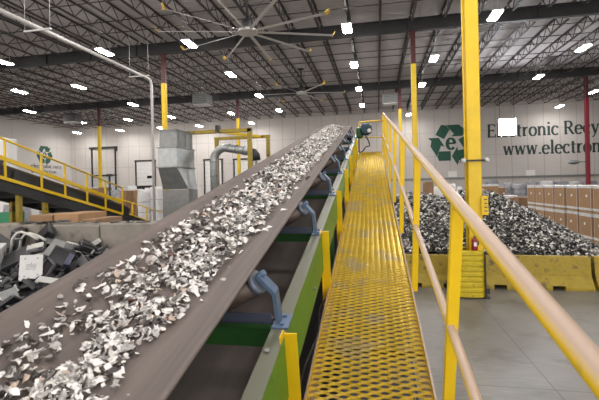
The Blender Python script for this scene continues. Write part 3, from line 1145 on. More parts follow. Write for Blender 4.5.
# right handrail
LR = 0.335
rail = MB().tube([C(s, LR - 0.015, 0.41) for s in (-1.1, 0, 2, 4, 6, 8, 10, W1)], 0.0235, 16)
rail.build('top_rail', M['rail'], wk)
mid = MB().tube([C(s, LR - 0.014, 0.95) for s in (-1.1, 0, 2, 4, 6, 8, 10, W1)], 0.019, 12)
mid.build('mid_rail', M['rail'], wk)
s = 0.227
while s < W1 + 0.1:
    ps = MB()
    a, b = C(s, LR - 0.008, 0.43), C(s, LR - 0.008, HW + 0.02)
    ps.bar(a, b, 0.043, 0.043, up=tuple(Dx))
    ps.build('post', M['yel'], wk)
    s += 1.365
# end gate
eg = MB()
eg.tube([C(W1, -0.30, HW), C(W1, -0.30, 0.66), C(W1, -0.28, 0.62), C(W1, LR, 0.60)], 0.022, 10)
eg.tube([C(W1, -0.30, 1.05), C(W1, LR, 1.05)], 0.018, 10)
eg.build('end_rail', M['rail'], wk)
for s in (4.3, 7.7, 10.8):
    for l in (WL + 0.02, WR - 0.02):
        p = C(s, l, HW + 0.07)
        lg = MB().box((p.x, p.y, p.z / 2), (0.06, 0.06, p.z))
        lg.box((p.x, p.y, 0.01), (0.16, 0.16, 0.02))
        lg.build('support_leg', M['yeldark'], wk)

# ------------------------------------------------------------------ jersey barriers and the pile behind them
def jersey(x0, x1, y, label):
    t = thing('jersey_barrier', label, 'barrier', ((x0 + x1) / 2, y + 0.3, 0), 'yellow jersey barriers')
    prof = [(0.0, 0.0), (0.0, 0.07), (0.17, 0.33), (0.22, 0.81), (0.38, 0.81), (0.43, 0.33), (0.60, 0.07), (0.60, 0.0)]
    # drain slots at the foot: built as separate body runs between openings
    L = x1 - x0
    b = MB()
    m = Matrix((V((0, 1, 0)), V((0, 0, 1)), V((1, 0, 0)))).transposed()
    slots = [0.27, 0.73]
    edges = [0] + [q for s_ in slots for q in (s_ - 0.05, s_ + 0.05)] + [1]
    for i in range(0, len(edges) - 1):
        a, c = x0 + L * edges[i], x0 + L * edges[i + 1]
        pr = prof
        if i % 2 == 1:
            pr = [(0.02, 0.11)] + prof[2:6] + [(0.58, 0.11)]
        b.prism(pr, c - a, m, (a, y, 0))
    b.build('barrier_body', M['yeldark'], t)
    for x in (x0 + 0.5, x1 - 0.5):
        e = MB()
        pts = [(x - 0.09, y + 0.26, 0.81), (x - 0.09, y + 0.3, 0.88), (x + 0.09, y + 0.3, 0.88), (x + 0.09, y + 0.26, 0.81)]
        e.tube(pts, 0.012, 6)
        e.build('lifting_loop', M['dark'], t)
    return t


jersey(0.58, 2.13, 10.85, 'yellow concrete barrier between the walkway and the ribbed column guard')
jersey(2.2, 5.12, 10.85, 'yellow concrete barrier beyond the column guard in front of the shredded pile')
jersey(5.2, 7.9, 10.84, 'yellow concrete barrier end piece toward the wrapped gaylord boxes')

def pile_h(x, y):
    def mound(cx, cy, rx, ry, h):
        d = math.hypot((x - cx) / rx, (y - cy) / ry)
        return h * max(0, 1 - d) if d > 0.25 else h * (0.75 + 0.25 * (1 - (d / 0.25) ** 2) * 0.6)
    h = max(mound(1.3, 15.5, 5.6, 6.0, 2.6), mound(3.4, 15.8, 4.6, 6.0, 2.72), mound(-0.5, 17.5, 6, 6.5, 2.3))
    n = noise.noise(V((x * 0.7, y * 0.7, 0))) * 0.16 + noise.noise(V((x * 2, y * 2, 4))) * 0.06
    return max(0, h + n * min(1, h))


mb = MB()
gx0, gx1, gy0, gy1, NX, NY = -3.2, 8.6, 11.46, 22, 80, 60
pass
vs = [V((gx0 + (gx1 - gx0) * i / NX, gy0 + (gy1 - gy0) * j / NY, 0)) for j in range(NY + 1) for i in range(NX + 1)]
for v in vs:
    v.z = pile_h(v.x, v.y) + 0.002
mb.add(vs, [(j * (NX + 1) + i, j * (NX + 1) + i + 1, (j + 1) * (NX + 1) + i + 1, (j + 1) * (NX + 1) + i) for j in range(NY) for i in range(NX)], 2)
RP = random.Random(5)
cnt = 0
while cnt < 30000:
    x, y = RP.uniform(-3.1, 8.6), RP.uniform(gy0 + 0.05, 20)
    z = pile_h(x, y)
    if z < 0.04: 
        continue
    cnt += 1
    sz = RP.uniform(0.035, 0.10)
    m = Matrix.Translation((x, y, z + RP.uniform(0, 0.05))) @ Euler((RP.gauss(0.25, 0.6), RP.gauss(0, 0.6), RP.uniform(0, 6.28))).to_matrix().to_4x4()
    a, b, c = sz * 0.5, sz * RP.uniform(0.25, 0.5), sz * RP.uniform(-0.3, 0.3)
    q = RP.random()
    mb.add([m @ V(p) for p in ((-a, -b, 0), (0, -b * .8, c), (a, -b, 0), (a * .8, b, 0), (0, b, c), (-a * 1.1, b * .7, 0))],
           [(0, 1, 4, 5), (1, 2, 3, 4)], 0 if q < 0.44 else 1 if q < 0.72 else 2)
tag(mb.build('shredded_metal_pile', [M['pW'], M['pG'], M['pD']]), 'big mound of black and white shredded metal chips behind the yellow barriers', 'scrap pile', kind='stuff')


# ------------------------------------------------------------------ cartons on pallets
def pallet(x, y, z, wx, wy, label, group):
    t = thing('wooden_pallet', label, 'pallet', (x, y, z), group)
    top = MB()
    for k in range(6):
        top.box((x, y - wy / 2 + wy * (k + 0.5) / 6, z + 0.115), (wx, wy / 6 - 0.03, 0.02))
    top.build('top_boards', M['wood'], t)
    for k in (-1, 0, 1):
        r = MB().box((x + k * (wx / 2 - 0.05), y, z + 0.0525), (0.09, wy, 0.105))
        r.build('runner', M['wood'], t)
    return t


def gaylord(x, y, z, wx, wy, h, label, group, wrap=True, lid=True, board='kraft', tagside=True):
    t = thing('gaylord_box', label, 'carton', (x, y, z), group)
    b = MB()
    b.box((x, y, z + h / 2), (wx, wy, h), bev=0.012)
    b.build('box_body', M[board], t)
    if lid:
        c = MB()
        c.box((x, y, z + h + 0.02), (wx + 0.05, wy + 0.05, 0.05), bev=0.02)
        c.box((x, y, z + h - 0.03), (wx + 0.03, wy + 0.03, 0.07 + RL.uniform(0, .1)))
        c.build('film_cap', M['bag'], t)
    if wrap:
        w = MB()
        for a in (-1, 1):
            for bb in (-1, 1):
                w.box((x + a * (wx / 2), y + bb * (wy / 2), z + h / 2), (0.012, 0.012, h * 0.98))
        w.box((x, y, z + 0.05), (wx + 0.025, wy + 0.025, 0.10))
        w.build('stretch_film', M['bag'], t)
    if tagside:
        s = MB().box((x - wx / 2 - 0.012, y + RL.uniform(-.2, .1), z + h * 0.6), (0.006, 0.13, 0.11))
        s.box((x + RL.uniform(-.1, .2), y - wy / 2 - 0.012, z + h * 0.6), (0.13, 0.006, 0.11))
        s.build('paper_label', M['label'], t)
    return t


RL = random.Random(11)
gx = 9.55
ystarts = [18.7 + 1.18 * k for k in range(7)]
for k, y in enumerate(ystarts):
    xk = gx - 0.03 * k + RL.uniform(-.03, .03)
    for tier in (0, 1):
        z = tier * 1.235
        w = ('lower', 'upper')[tier]
        pallet(xk, y, z, 1.0, 1.04, 'wooden pallet under the %s gaylord box of the %s stack in the row' % (w, ORD[k]), 'pallets under the gaylord boxes')
        gaylord(xk, y, z + 0.13, 0.98, 1.0, 1.05, 'film-capped kraft gaylord box, %s tier, %s stack of the row beside the pile' % (w, ORD[k]), 'gaylord boxes stacked two high')
# cartons and wrapped bundles across the hall behind the pile
def bundle(x, y, z, wx, wy, h, label, group, m, seed):
    t = thing('wrapped_bundle', label, 'wrapped bundle', (x, y, z), group)
    rr = random.Random(seed)
    nu, nv = 20, 9
    vs = []
    for j in range(nv + 1):
        v_ = j / nv
        for i in range(nu):
            a = 2 * PI * i / nu
            q = 1.0 / (abs(math.cos(a)) ** 5 + abs(math.sin(a)) ** 5) ** 0.2
            k_ = q * (1 - 0.14 * max(0, v_ - 0.75) / 0.25) * (1 + noise.noise(V((math.cos(a) * 2 + seed, math.sin(a) * 2, v_ * 4))) * 0.14)
            vs.append(V((x + wx / 2 * math.cos(a) * k_, y + wy / 2 * math.sin(a) * k_, z + h * v_ + (noise.noise(V((a, seed, 1))) * 0.09 if j == nv else 0))))
    fs = [(j * nu + i, j * nu + (i + 1) % nu, (j + 1) * nu + (i + 1) % nu, (j + 1) * nu + i) for j in range(nv) for i in range(nu)]
    fs.append(tuple(range(nv * nu, nv * nu + nu)))
    fs.append(tuple(range(nu - 1, -1, -1)))
    MB().add(vs, fs, 0, True).build('film_wrap', m, t)
    bb = MB()
    for zz in (0.35, 0.65):
        pts = []
        for i in range(nu):
            a = 2 * PI * i / nu
            q = 1.0 / (abs(math.cos(a)) ** 5 + abs(math.sin(a)) ** 5) ** 0.2 * 1.06
            pts.append((x + wx / 2 * math.cos(a) * q, y + wy / 2 * math.sin(a) * q, z + h * zz))
        bb.tube(pts, 0.012, 5, closed=True)
    bb.build('strap', M['char'], t)
    return t


def stack_at(px0, px1, Y, ptop, kind, what, n_t=2, depth=1.1):
    """a stack on the floor at distance Y covering pixel columns px0..px1 with its top at ptop"""
    a, b = aty(px0, ptop, Y), aty(px1, ptop, Y)
    x, w, top = (a.x + b.x) / 2, (b.x - a.x) * 0.97, a.z
    hh = top / n_t
    for q in range(n_t):
        lv = '' if n_t == 1 else (' at the bottom of', ' on top of')[q] if n_t == 2 else ''
        lab = '%s %s the pile %s' % ({'k': 'plain kraft carton', 'd': 'dark kraft carton', 'w': 'white film-wrapped bundle', 'g': 'grey film-wrapped bundle'}[kind],
                                   {'': 'forming', ' at the bottom of': 'below', ' on top of': 'topping'}[lv], what)
        if kind in 'kd':
            gaylord(x, Y + depth / 2, hh * q, w, depth, hh - 0.06, lab, 'cartons stored along the back of the hall', wrap=False, lid=(kind == 'k' and q == n_t - 1 and Y > 20),
                    board='kraft' if kind == 'k' else 'kraftd')
        else:
            bundle(x, Y + depth / 2, hh * q, w, depth, hh - 0.005, lab, 'wrapped bundles stored along the back of the hall', M['bag'] if kind == 'w' else M['greybag'],
                   int(px0 * 7 + q))


for a in ((484, 499, 30, 184.5, 'k', 'just past the thick yellow column', 2), (500, 506, 33, 187, 'd', 'beside the one past the thick column', 2),
          (507, 518, 29, 195.5, 'k', 'at the crest of the metal pile', 1), (519, 532, 28, 196.5, 'd', 'next to the first gaylord stack', 1),
          (505, 515, 37, 183, 'g', 'behind the cartons at the pile crest', 2), (516, 528, 36, 184, 'g', 'along the back storage row', 2),
          (529, 541, 40, 181.5, 'g', 'under the web address on the wall', 2), (543, 556, 41, 181, 'w', 'below the letters past the notice', 2),
          (557, 571, 41, 181, 'g', 'beside the dark red column', 2), (573, 583, 43, 181.5, 'w', 'behind the dark red column foot', 2),
          (584, 599, 40.6, 180.5, 'g', 'past the dark red column', 2), (425, 434, 27, 181, 'd', 'seen between the railing posts and the thick column', 1),
          (435, 444, 34, 187, 'w', 'to the near side of the thick column', 1), (447, 457, 36, 184, 'w', 'right behind the top handrail', 1),
          (459, 463, 33, 187, 'w', 'tucked behind the thick column edge', 1), (487, 500, 44, 180, 'g', 'against the wall past the thick column', 2),
          (413, 423, 38, 192, 'g', 'low by the second yellow column', 1)):
    stack_at(*a)
# white bagged goods and cartons on the far left floor
for a in ((121, 126, 29, 190, 'd', 'beyond the sloped conveyor end post', 1), (127, 131, 31, 186, 'w', 'in front of the half open dock door', 1),
          (131.5, 136, 30, 189, 'k', 'by the half open dock door', 1), (136.5, 143, 28, 190, 'w', 'in the middle of the bagged goods', 1),
          (143.5, 148, 32, 188, 'w', 'under the dock door window', 1), (148.5, 157, 29, 187, 'w', 'beside the foot of the white pipe', 1),
          (98, 105, 34, 187, 'd', 'behind the sloped conveyor railing', 1), (75, 90, 33, 187.5, 'k', 'half hidden by the sloped conveyor belt', 1),
          (106, 119, 33, 190.5, 'g', 'behind the lower conveyor railing', 1)):
    stack_at(*a)
# cartons right behind the bunker wall
for a in ((29, 53, 8.95, 213, 'd', 'behind the concrete block wall by the conveyor leg', 1), (54, 79, 8.95, 211.5, 'k', 'behind the concrete block wall under the sloped conveyor', 1),
          (81, 96, 8.95, 217, 'd', 'low behind the concrete block wall', 1), (0, 12, 13.5, 205, 'g', 'behind the concrete block wall at the view edge', 1),
          (13, 22, 14.9, 207, 'w', 'behind the green bin', 1)):
    stack_at(*a)
gb = aty(10, 212, 12.2)
t = thing('green_bin', 'small green plastic bin behind the concrete block wall', 'bin', (gb.x, gb.y, 0))
b = MB()
vs = []
for z, w in ((0, 0.24), (gb.z, 0.32), (gb.z, 0.29), (0.06, 0.21)):
    for a, c in ((-1, -1), (1, -1), (1, 1), (-1, 1)):
        vs.append((gb.x + a * w, gb.y + c * w, z))
b.add(vs, [(3, 2, 1, 0)] + [(r * 4 + i, r * 4 + (i + 1) % 4, r * 4 + 4 + (i + 1) % 4, r * 4 + 4 + i) for r in range(3) for i in range(4)] + [(12, 13, 14, 15)])
b.build('bin_body', M['greenbin'], t)
MB().box((gb.x, gb.y - 0.3, gb.z - 0.05), (0.7, 0.04, 0.06)).build('rim', M['greenbin'], t)
# black mast with head
mp_ = aty(110, 176, 24)
t = thing('signal_post', 'thin black post with a small head behind the sloped conveyor railing', 'post', (mp_.x, mp_.y, 0))
MB().tube([(mp_.x, mp_.y, 0), (mp_.x, mp_.y, mp_.z)], 0.07, 10).build('mast', M['black'], t)
MB().box((mp_.x, mp_.y, mp_.z + 0.05), (0.42, 0.25, 0.16), bev=0.04).build('head_box', M['char'], t)
MB().tube([(mp_.x, mp_.y, 0), (mp_.x, mp_.y, 0.05)], 0.25, 16).build('foot', M['black'], t)
# convex mirror on the red column
c = aty(574, 162, 39.0)
t = thing('convex_mirror', 'round pale dome mirror mounted on the dark red column', 'mirror', tuple(c))
dm = MB()
vs = [c + V((0, -0.18, 0))]
for k in range(1, 5):
    for j in range(20):
        a = 2 * PI * j / 20
        r = 0.5 * k / 4
        vs.append(c + V((r * math.cos(a), -0.18 + 0.18 * (k / 4) ** 2, r * 0.42 * math.sin(a))))
fs = [(0, 1 + (j + 1) % 20, 1 + j) for j in range(20)]
fs += [(1 + k * 20 + j, 1 + k * 20 + (j + 1) % 20, 21 + k * 20 + (j + 1) % 20, 21 + k * 20 + j) for k in range(3) for j in range(20)]
dm.add(vs, [tuple(reversed(f)) for f in fs], 0, True)
dm.build('dome', M['galv'], t)
MB().bar(c + V((0, 0.02, 0)), (18.2 - 0.14, 39.3, c.z), 0.05, 0.05).build('mount_arm', M['dark'], t)

# ------------------------------------------------------------------ concrete bunker wall
xs = [-12.4, -10.85, -9.3, -7.75, -6.2, -4.65, -3.1]
for k in range(6):
    b = MB()
    top = 1.96 + (0.01, -0.015, 0.0, -0.01, 0.02, 0.0)[k]
    b.box(((xs[k] + xs[k + 1]) / 2, 8.3, top / 2), (1.55 - 0.025, 0.6, top), bev=0.03)
    tag(b.build('concrete_block', M['conc']), 'tall grey concrete block, %s along the bunker wall behind the electronics heap' % ORD[k], 'concrete block', 'bunker wall blocks')
# scraps lying on top of the wall
RQ = random.Random(3)
wall_top_items = [(x_, ) for x_ in (-8.3, -7.9, -7.5, -7.2, -6.8, -6.4, -5.9, -5.55, -5.2)]
for k, (x_,) in enumerate(wall_top_items):
    vs, fs = flake(RQ)
    sz = RQ.uniform(0.18, 0.36)
    b = MB().add([V((x_, 8.2 + RQ.uniform(-.15, .15), 1.985)) + V((v.x * sz, v.y * sz, (v.z + 0.15) * sz * 0.5)) for v in vs], fs)
    # give it thickness
    n0 = len(b.v)
    b.add([v - V((0, 0, 0.012)) for v in b.v[:n0]], [tuple(reversed(f)) for f in fs])
    tag(b.build('plastic_shard', M['black'] if k % 3 else M['char']), 'flat dark shard on top of the bunker wall, %s from the outer end' % ORD[k], 'shard', 'dark shards on the bunker wall')

# ------------------------------------------------------------------ sloped conveyor with yellow railings on the far left
XC = -10.2
rng = thing('sloped_conveyor', 'dark conveyor with yellow railings sloping down behind the bunker wall', 'conveyor', (XC - 0.6, 12, 0))
tl = lambda px, py: atx(px, py, XC)
pT0, pT1 = tl(0, 137.5), tl(123, 188)
pM0, pM1 = tl(0, 157), tl(122, 202)
pB0, pB1 = tl(0, 177), tl(123, 214)


def ext(a, b, k):
    return a + (b - a) * k


kA = -0.55
tr = MB().tube([ext(pT0, pT1, kA), pT1], 0.032, 10)
tr.build('top_rail', M['yel'], rng)
mr_ = MB().bar(ext(pM0, pM1, kA), pM1, 0.05, 0.12)
mr_.build('mid_rail', M['yel'], rng)
br_ = MB().bar(ext(pB0, pB1, kA), pB1, 0.06, 0.09)
br_.build('bottom_rail', M['yel'], rng)
ts = []
for px in (5.5, 42, 65.5, 87.5, 106, 123):
    lo, hi = tl(px, 177 + (214 - 177) * px / 123), tl(px, 137.5 + (188 - 137.5) * px / 123)
    MB().box((XC, (lo.y + hi.y) / 2, (lo.z + hi.z) / 2), (0.05, 0.045, hi.z - lo.z)).build('post', M['yel'], rng)
for k in (-0.18, -0.36, -0.54):
    lo, hi = ext(pB0, pB1, k), ext(pT0, pT1, k)
    MB().box((XC, lo.y, (lo.z + hi.z) / 2), (0.05, 0.045, hi.z - lo.z)).build('post', M['yel'], rng)
dd = (pB1 - pB0).normalized()
nrm = V((1, 0, 0)).cross(dd).normalized()
if nrm.z < 0: nrm = -nrm
a_, b_ = ext(pB0, pB1, kA), ext(pB0, pB1, 1.12)
off = V((-0.75, 0, 0))
bd = MB()
bd.bar(a_ + off + nrm * 0.18, b_ + off + nrm * 0.18, 1.2, 0.36, up=tuple(nrm))
bd.build('skirt_box', M['dark'], rng)
bl2 = MB().bar(a_ + off + nrm * 0.42, b_ + off + nrm * 0.42, 1.0, 0.06, up=tuple(nrm))
bl2.build('carrying_belt', M['under'], rng)
fr = MB().bar(a_ + V((-0.06, 0, 0)) - nrm * 0.20, b_ + V((-0.06, 0, 0)) - nrm * 0.20, 0.08, 0.28, up=tuple(nrm))
fr.bar(a_ + V((-1.4, 0, 0)) - nrm * 0.20, b_ + V((-1.4, 0, 0)) - nrm * 0.20, 0.08, 0.28, up=tuple(nrm))
for k in range(12):
    p = ext(a_, b_, (k + 0.5) / 12)
    fr.bar(p + V((-0.06, 0, 0)) - nrm * 0.2, p + V((-1.4, 0, 0)) - nrm * 0.2, 0.08, 0.2, up=tuple(nrm))
fr.build('truss_frame', M['dark'], rng)
for k in range(9):
    p = ext(a_, b_, (k + 0.5) / 9)
    MB().bar(p + V((-0.12, 0, 0)) + nrm * 0.05, p + V((-0.12, 0, 0)) + nrm * 0.33, 0.05, 0.09, up=tuple(dd)).build('skirt_clamp', M['char'], rng)
for px in (22.5, 48.5):
    p = tl(px, 177 + 37 * px / 123)
    for dx in (-0.12, -1.35):
        MB().box((XC + dx, p.y, (p.z - 0.3) / 2), (0.11, 0.13, p.z - 0.3)).build('support_leg', M['yeldark'], rng)
# lower railing flight
XD = -11.9
q = lambda px, py: atx(px, py, XD)
lr = MB()
lr.tube([q(117, 198), q(164, 213)], 0.028, 8)
lr.build('lower_rail', M['yel'], rng)
lr = MB()
lr.tube([q(118, 210), q(152, 222)], 0.03, 8)
lr.build('lower_kerb', M['yel'], rng)
for px in (118.5, 133, 147.5):
    a, b = q(px, 198 + (px - 117) * 15 / 47), q(px, 210 + (px - 118) * 12 / 34)
    MB().bar(a, b, 0.06, 0.06).build('lower_post', M['yel'], rng)
pl = MB()
pl.bar(q(118, 209) + V((-0.6, 0, -0.1)), q(153, 221.5) + V((-0.6, 0, -0.1)), 1.1, 0.2)
pl.build('lower_deck', M['dark'], rng)
for px in (121, 145):
    p = q(px, 210 + (px - 118) * 12 / 34)
    MB().box((p.x - 0.3, p.y, (p.z - 0.15) / 2), (0.12, 0.12, p.z - 0.15)).build('support_leg', M['yeldark'], rng)
# white control cabinet beyond it
p0, p1 = aty(-8, 139, 16), aty(7.5, 167, 16)
cc = thing('control_cabinet', 'white cabinet standing behind the high end of the sloped conveyor', 'cabinet', ((p0.x + p1.x) / 2, 16.3, 0))
MB().box(((p0.x + p1.x) / 2, 16.3, (p0.z) / 2), (p1.x - p0.x, 0.6, p0.z), bev=0.03).build('cabinet_body', M['white'], cc)
MB().box(((p0.x + p1.x) / 2, 15.99, (p0.z + p1.z) / 2 + 0.1), (p1.x - p0.x - 0.1, 0.03, p0.z - p1.z - 0.1)).build('door', M['white'], cc)
MB().box((p1.x - 0.3, 15.96, p1.z + 0.25), (0.4, 0.02, 0.18)).build('name_plate', M['char'], cc)

# ------------------------------------------------------------------ galvanised hopper, portal frame and duct
def frustum(mb, a, b, mi=0):
    """a, b: (x0,x1,y0,y1,z)"""
    def ring(q):
        x0, x1, y0, y1, z = q
        return [(x0, y0, z), (x1, y0, z), (x1, y1, z), (x0, y1, z)]
    vs = ring(a) + ring(b)
    return mb.add(vs, [(3, 2, 1, 0), (4, 5, 6, 7)] + [(i, (i + 1) % 4, 4 + (i + 1) % 4, 4 + i) for i in range(4)], mi)


hp = thing('metal_hopper', 'galvanized sheet metal hopper standing behind the conveyor belt', 'hopper', (-8.4, 15.8, 0))
hx0, hx1 = -8.82, -7.98
frustum(MB(), (hx0 + 0.04, hx1 - 0.02, 15.06, 16.5, 4.42), (hx0 + 0.06, hx1 - 0.04, 15.1, 16.46, 5.15)).build('top_section', M['galvd'], hp)
frustum(MB(), (hx0, hx1, 15.0, 16.6, 3.62), (hx0, hx1, 15.0, 16.6, 4.42)).build('middle_section', M['galv'], hp)
frustum(MB(), (hx0 - 0.22, hx1 + 0.12, 15.75, 16.58, 2.70), (hx0, hx1, 15.0, 16.6, 3.60)).build('tapered_section', M['galv'], hp)
frustum(MB(), (hx0 - 0.24, hx1 + 0.12, 15.73, 16.6, 0.8), (hx0 - 0.24, hx1 + 0.12, 15.73, 16.6, 2.68)).build('outlet_section', M['galvd'], hp)
fl_ = MB()
for z, e in ((4.42, 0.05), (3.61, 0.05), (5.14, -0.0)):
    for x0, x1, y0, y1 in ((hx0 - e, hx1 + e, 15 - e, 15.03), (hx0 - e, hx1 + e, 16.57, 16.6 + e), (hx0 - e, hx0 + 0.03, 15, 16.6), (hx1 - 0.03, hx1 + e, 15, 16.6)):
        fl_.box(((x0 + x1) / 2, (y0 + y1) / 2, z), (x1 - x0, y1 - y0, 0.04))
fl_.build('flanges', M['galvd'], hp)
for x in (hx0 + 0.25, hx1 - 0.05):
    for y in (15.8, 16.55):
        MB().box((x, y, 0.45), (0.08, 0.08, 0.9)).build('support_leg', M['galvd'], hp)
inner = MB()
for k in range(3):
    inner.box((hx1 + 0.012, 15.3 + 0.5 * k, 4.78), (0.02, 0.04, 0.6))
inner.build('stiffener', M['galvd'], hp)

pf = thing('portal_frame', 'yellow steel portal frame standing behind the hopper', 'steel frame', (-7, 18.5, 0))
A0, A1 = aty(190, 132.5, 17), aty(250, 128.5, 17)
B0, B1 = aty(217, 138, 20), aty(268.5, 136, 20)
zA, zB = 5.32, 5.38
for x in (A0.x - 0.0, A1.x):
    MB().box((x, 17, zA / 2), (0.18, 0.18, zA)).build('post', M['yeldark'], pf)
for x in (B0.x, B1.x):
    MB().box((x, 20, zB / 2), (0.17, 0.17, zB)).build('post', M['yeldark'], pf)
MB().box(((A0.x + A1.x) / 2, 17, zA - 0.06), (A1.x - A0.x + 0.2, 0.18, 0.15)).build('cross_beam', M['yeldark'], pf)
MB().box(((B0.x + B1.x) / 2, 20, zB - 0.06), (B1.x - B0.x + 0.2, 0.18, 0.15)).build('cross_beam', M['yeldark'], pf)
MB().bar((B0.x + 1.2, 17, zA - 0.05), (B1.x - 0.4, 20, zB - 0.05), 0.12, 0.12).build('brace', M['yel'], pf)
MB().box((A0.x + 1.4, 16.98, zA + 0.05), (0.16, 0.3, 0.3)).build('trolley', M['dark'], pf)

du = thing('exhaust_duct', 'curved galvanized duct bending over beside the yellow portal frame', 'duct', (-7.9, 18.5, 0))
pts = [V((-7.86, 18.5, 0.0)), V((-7.86, 18.5, 4.05))]
for k in range(1, 7):
    a = k * PI / 12 * 0.97
    pts.append(V((-7.86 + 0.62 * (1 - math.cos(a)), 18.5, 4.05 + 0.62 * math.sin(a))))
pts.append(V((-5.95, 18.5, 4.42)))
d_ = MB().tube(pts, 0.2, 16)
d_.build('duct_run', M['galv'], du)
rg = MB()
for z in (1.4, 2.4, 3.3, 4.0):
    rg.tube([(-7.86, 18.5, z - 0.02), (-7.86, 18.5, z + 0.02)], 0.22, 16)
for k in range(3):
    p = V((-7.1 + 0.4 * k, 18.5, 4.66 - 0.08 * k))
    rg.tube([p, p + V((0.04, 0, -0.008))], 0.222, 16)
rg.build('joint_bands', M['galvd'], du)
el = [V((-5.95, 18.5, 4.42)), V((-5.80, 18.5, 4.37)), V((-5.72, 18.5, 4.26)), V((-5.69, 18.5, 4.0))]
MB().tube(el, 0.205, 14).build('dark_elbow', M['dark'], du)
# leg under the elbow so that the duct is carried
MB().box((-5.69, 18.5, 2.0), (0.1, 0.1, 4.0)).build('duct_support', M['galvd'], du)

# ------------------------------------------------------------------ heap of scrap electronics
def heap_z(x, y):
    if y > 7.95: return 0
    base = 1.50 - 0.27 * (7.9 - y)
    e = min(1, max(0, (x + 12.5) / 1.0)) * min(1, max(0, (-2.6 - x) / 1.9))
    h = base * e
    return max(0, h + 0.10 * noise.noise(V((x * 1.7, y * 1.7, 2))))


mb = MB()
NX, NY = 60, 36
x0, x1, y0, y1 = -13.0, -2.6, 2.2, 7.96
vs = []
for j in range(NY + 1):
    for i in range(NX + 1):
        x, y = x0 + (x1 - x0) * i / NX, y0 + (y1 - y0) * j / NY
        vs.append(V((x, y, heap_z(x, y) - 0.12 + 0.12 * noise.noise(V((x * 5, y * 5, 1))))))
mb.add(vs, [(j * (NX + 1) + i, j * (NX + 1) + i + 1, (j + 1) * (NX + 1) + i + 1, (j + 1) * (NX + 1) + i) for j in range(NY) for i in range(NX)], 0)
RH = random.Random(9)
for _ in range(2200):
    x, y = RH.uniform(x0 + 1, x1 - 1), RH.uniform(3.4, 7.8)
    z = heap_z(x, y) - 0.04
    m = Euler((RH.uniform(-1, 1), RH.uniform(-1, 1), RH.uniform(0, 6))).to_matrix()
    mb.box((x, y, z), (RH.uniform(.04, .24), RH.uniform(.02, .13), RH.uniform(.008, .04)), m, RH.choice((0, 0, 0, 0, 1, 1, 2, 3)))
tag(mb.build('electronics_rubble', [M['black'], M['char'], M['grey'], M['offwhite']]), 'dark rubble of small broken electronics filling the heap by the concrete wall', 'scrap heap', kind='stuff')


def computer_case(body, face):
    t = thing('computer_case', '', 'computer case', (0, 0, 0))
    MB().box((0, 0, 0), (0.19, 0.44, 0.42), bev=0.008).build('case_body', body, t)
    f = MB().box((0, -0.235, 0), (0.195, 0.035, 0.425), bev=0.012).build('front_panel', face, t)
    s = MB()
    for z in (0.15, 0.10, 0.05):
        s.box((0, -0.256, z), (0.15, 0.008, 0.035))
    s.box((0, -0.256, -0.12), (0.12, 0.008, 0.12))
    s.build('bay_grille', M['black'], f)
    h = MB()
    for i in range(4):
        for j in range(5):
            h.box((0.0965, 0.02 + i * 0.035, -0.1 + j * 0.035), (0.004, 0.02, 0.02))
    h.build('vent', M['black'], t)
    return t


def printer(body, top):
    t = thing('printer', '', 'printer', (0, 0, 0))
    b = MB().box((0, 0, 0), (0.46, 0.38, 0.20), bev=0.03)
    b.build('printer_body', body, t)
    MB().box((0, 0.03, 0.118), (0.44, 0.30, 0.04), bev=0.015).build('lid', top, t)
    MB().box((0, -0.185, 0.0), (0.34, 0.03, 0.07)).build('paper_slot', M['black'], t)
    MB().box((0, -0.25, -0.055), (0.32, 0.16, 0.015)).build('paper_tray', top, t)
    MB().box((0.15, -0.16, 0.105), (0.12, 0.06, 0.02)).build('control_panel', M['char'], t)
    return t


def monitor(bez):
    t = thing('monitor', '', 'monitor', (0, 0, 0))
    b = MB().box((0, 0.02, 0), (0.46, 0.05, 0.38), bev=0.015)
    b.build('back_shell', bez, t)
    f = MB()
    for z in (-0.175, 0.175):
        f.box((0, -0.015, z), (0.46, 0.03, 0.03))
    for x in (-0.215, 0.215):
        f.box((x, -0.015, 0), (0.03, 0.03, 0.32))
    f.build('bezel', bez, t)
    MB().box((0, -0.006, 0), (0.40, 0.006, 0.32)).build('screen', M['glassdark'], t)
    n = MB().box((0, 0.06, -0.2), (0.08, 0.04, 0.2))
    n.box((0, 0.02, -0.3), (0.24, 0.18, 0.02))
    n.build('stand', bez, t)
    return t


def metal_panel(m_):
    t = thing('sheet_metal_cover', '', 'metal cover', (0, 0, 0))
    b = MB().box((0, 0, 0), (0.44, 0.62, 0.008))
    for x in (-0.22, 0.22):
        b.box((x, 0, -0.02), (0.008, 0.62, 0.05))
    for y in (-0.31, 0.31):
        b.box((0, y, -0.02), (0.44, 0.008, 0.05))
    b.build('sheet', m_, t)
    h = MB()
    for x, y, r in ((-0.12, 0.22, .02), (0.12, 0.22, .02), (-0.12, -0.22, .02), (0.13, -0.2, .02), (0, 0.1, .012), (0.05, -0.08, .012)):
        h.tube([(x, y, 0.002), (x, y, 0.007)], r, 10)
    h.build('screw_pattern', M['galvd'], t)
    s = MB()
    for k in range(5):
        s.box((0.0, -0.05 + k * 0.03, 0.006), (0.2, 0.008, 0.004))
    s.build('louvres', M['galvd'], t)
    return t


def keyboard(m_, keys):
    t = thing('keyboard', '', 'keyboard', (0, 0, 0))
    MB().box((0, 0, 0), (0.46, 0.17, 0.022), bev=0.006).build('key_tray', m_, t)
    k = MB()
    for r in range(5):
        for c in range(15):
            k.box((-0.205 + c * 0.029, -0.06 + r * 0.028, 0.017), (0.022, 0.021, 0.014))
    k.build('keys', keys, t)
    return t


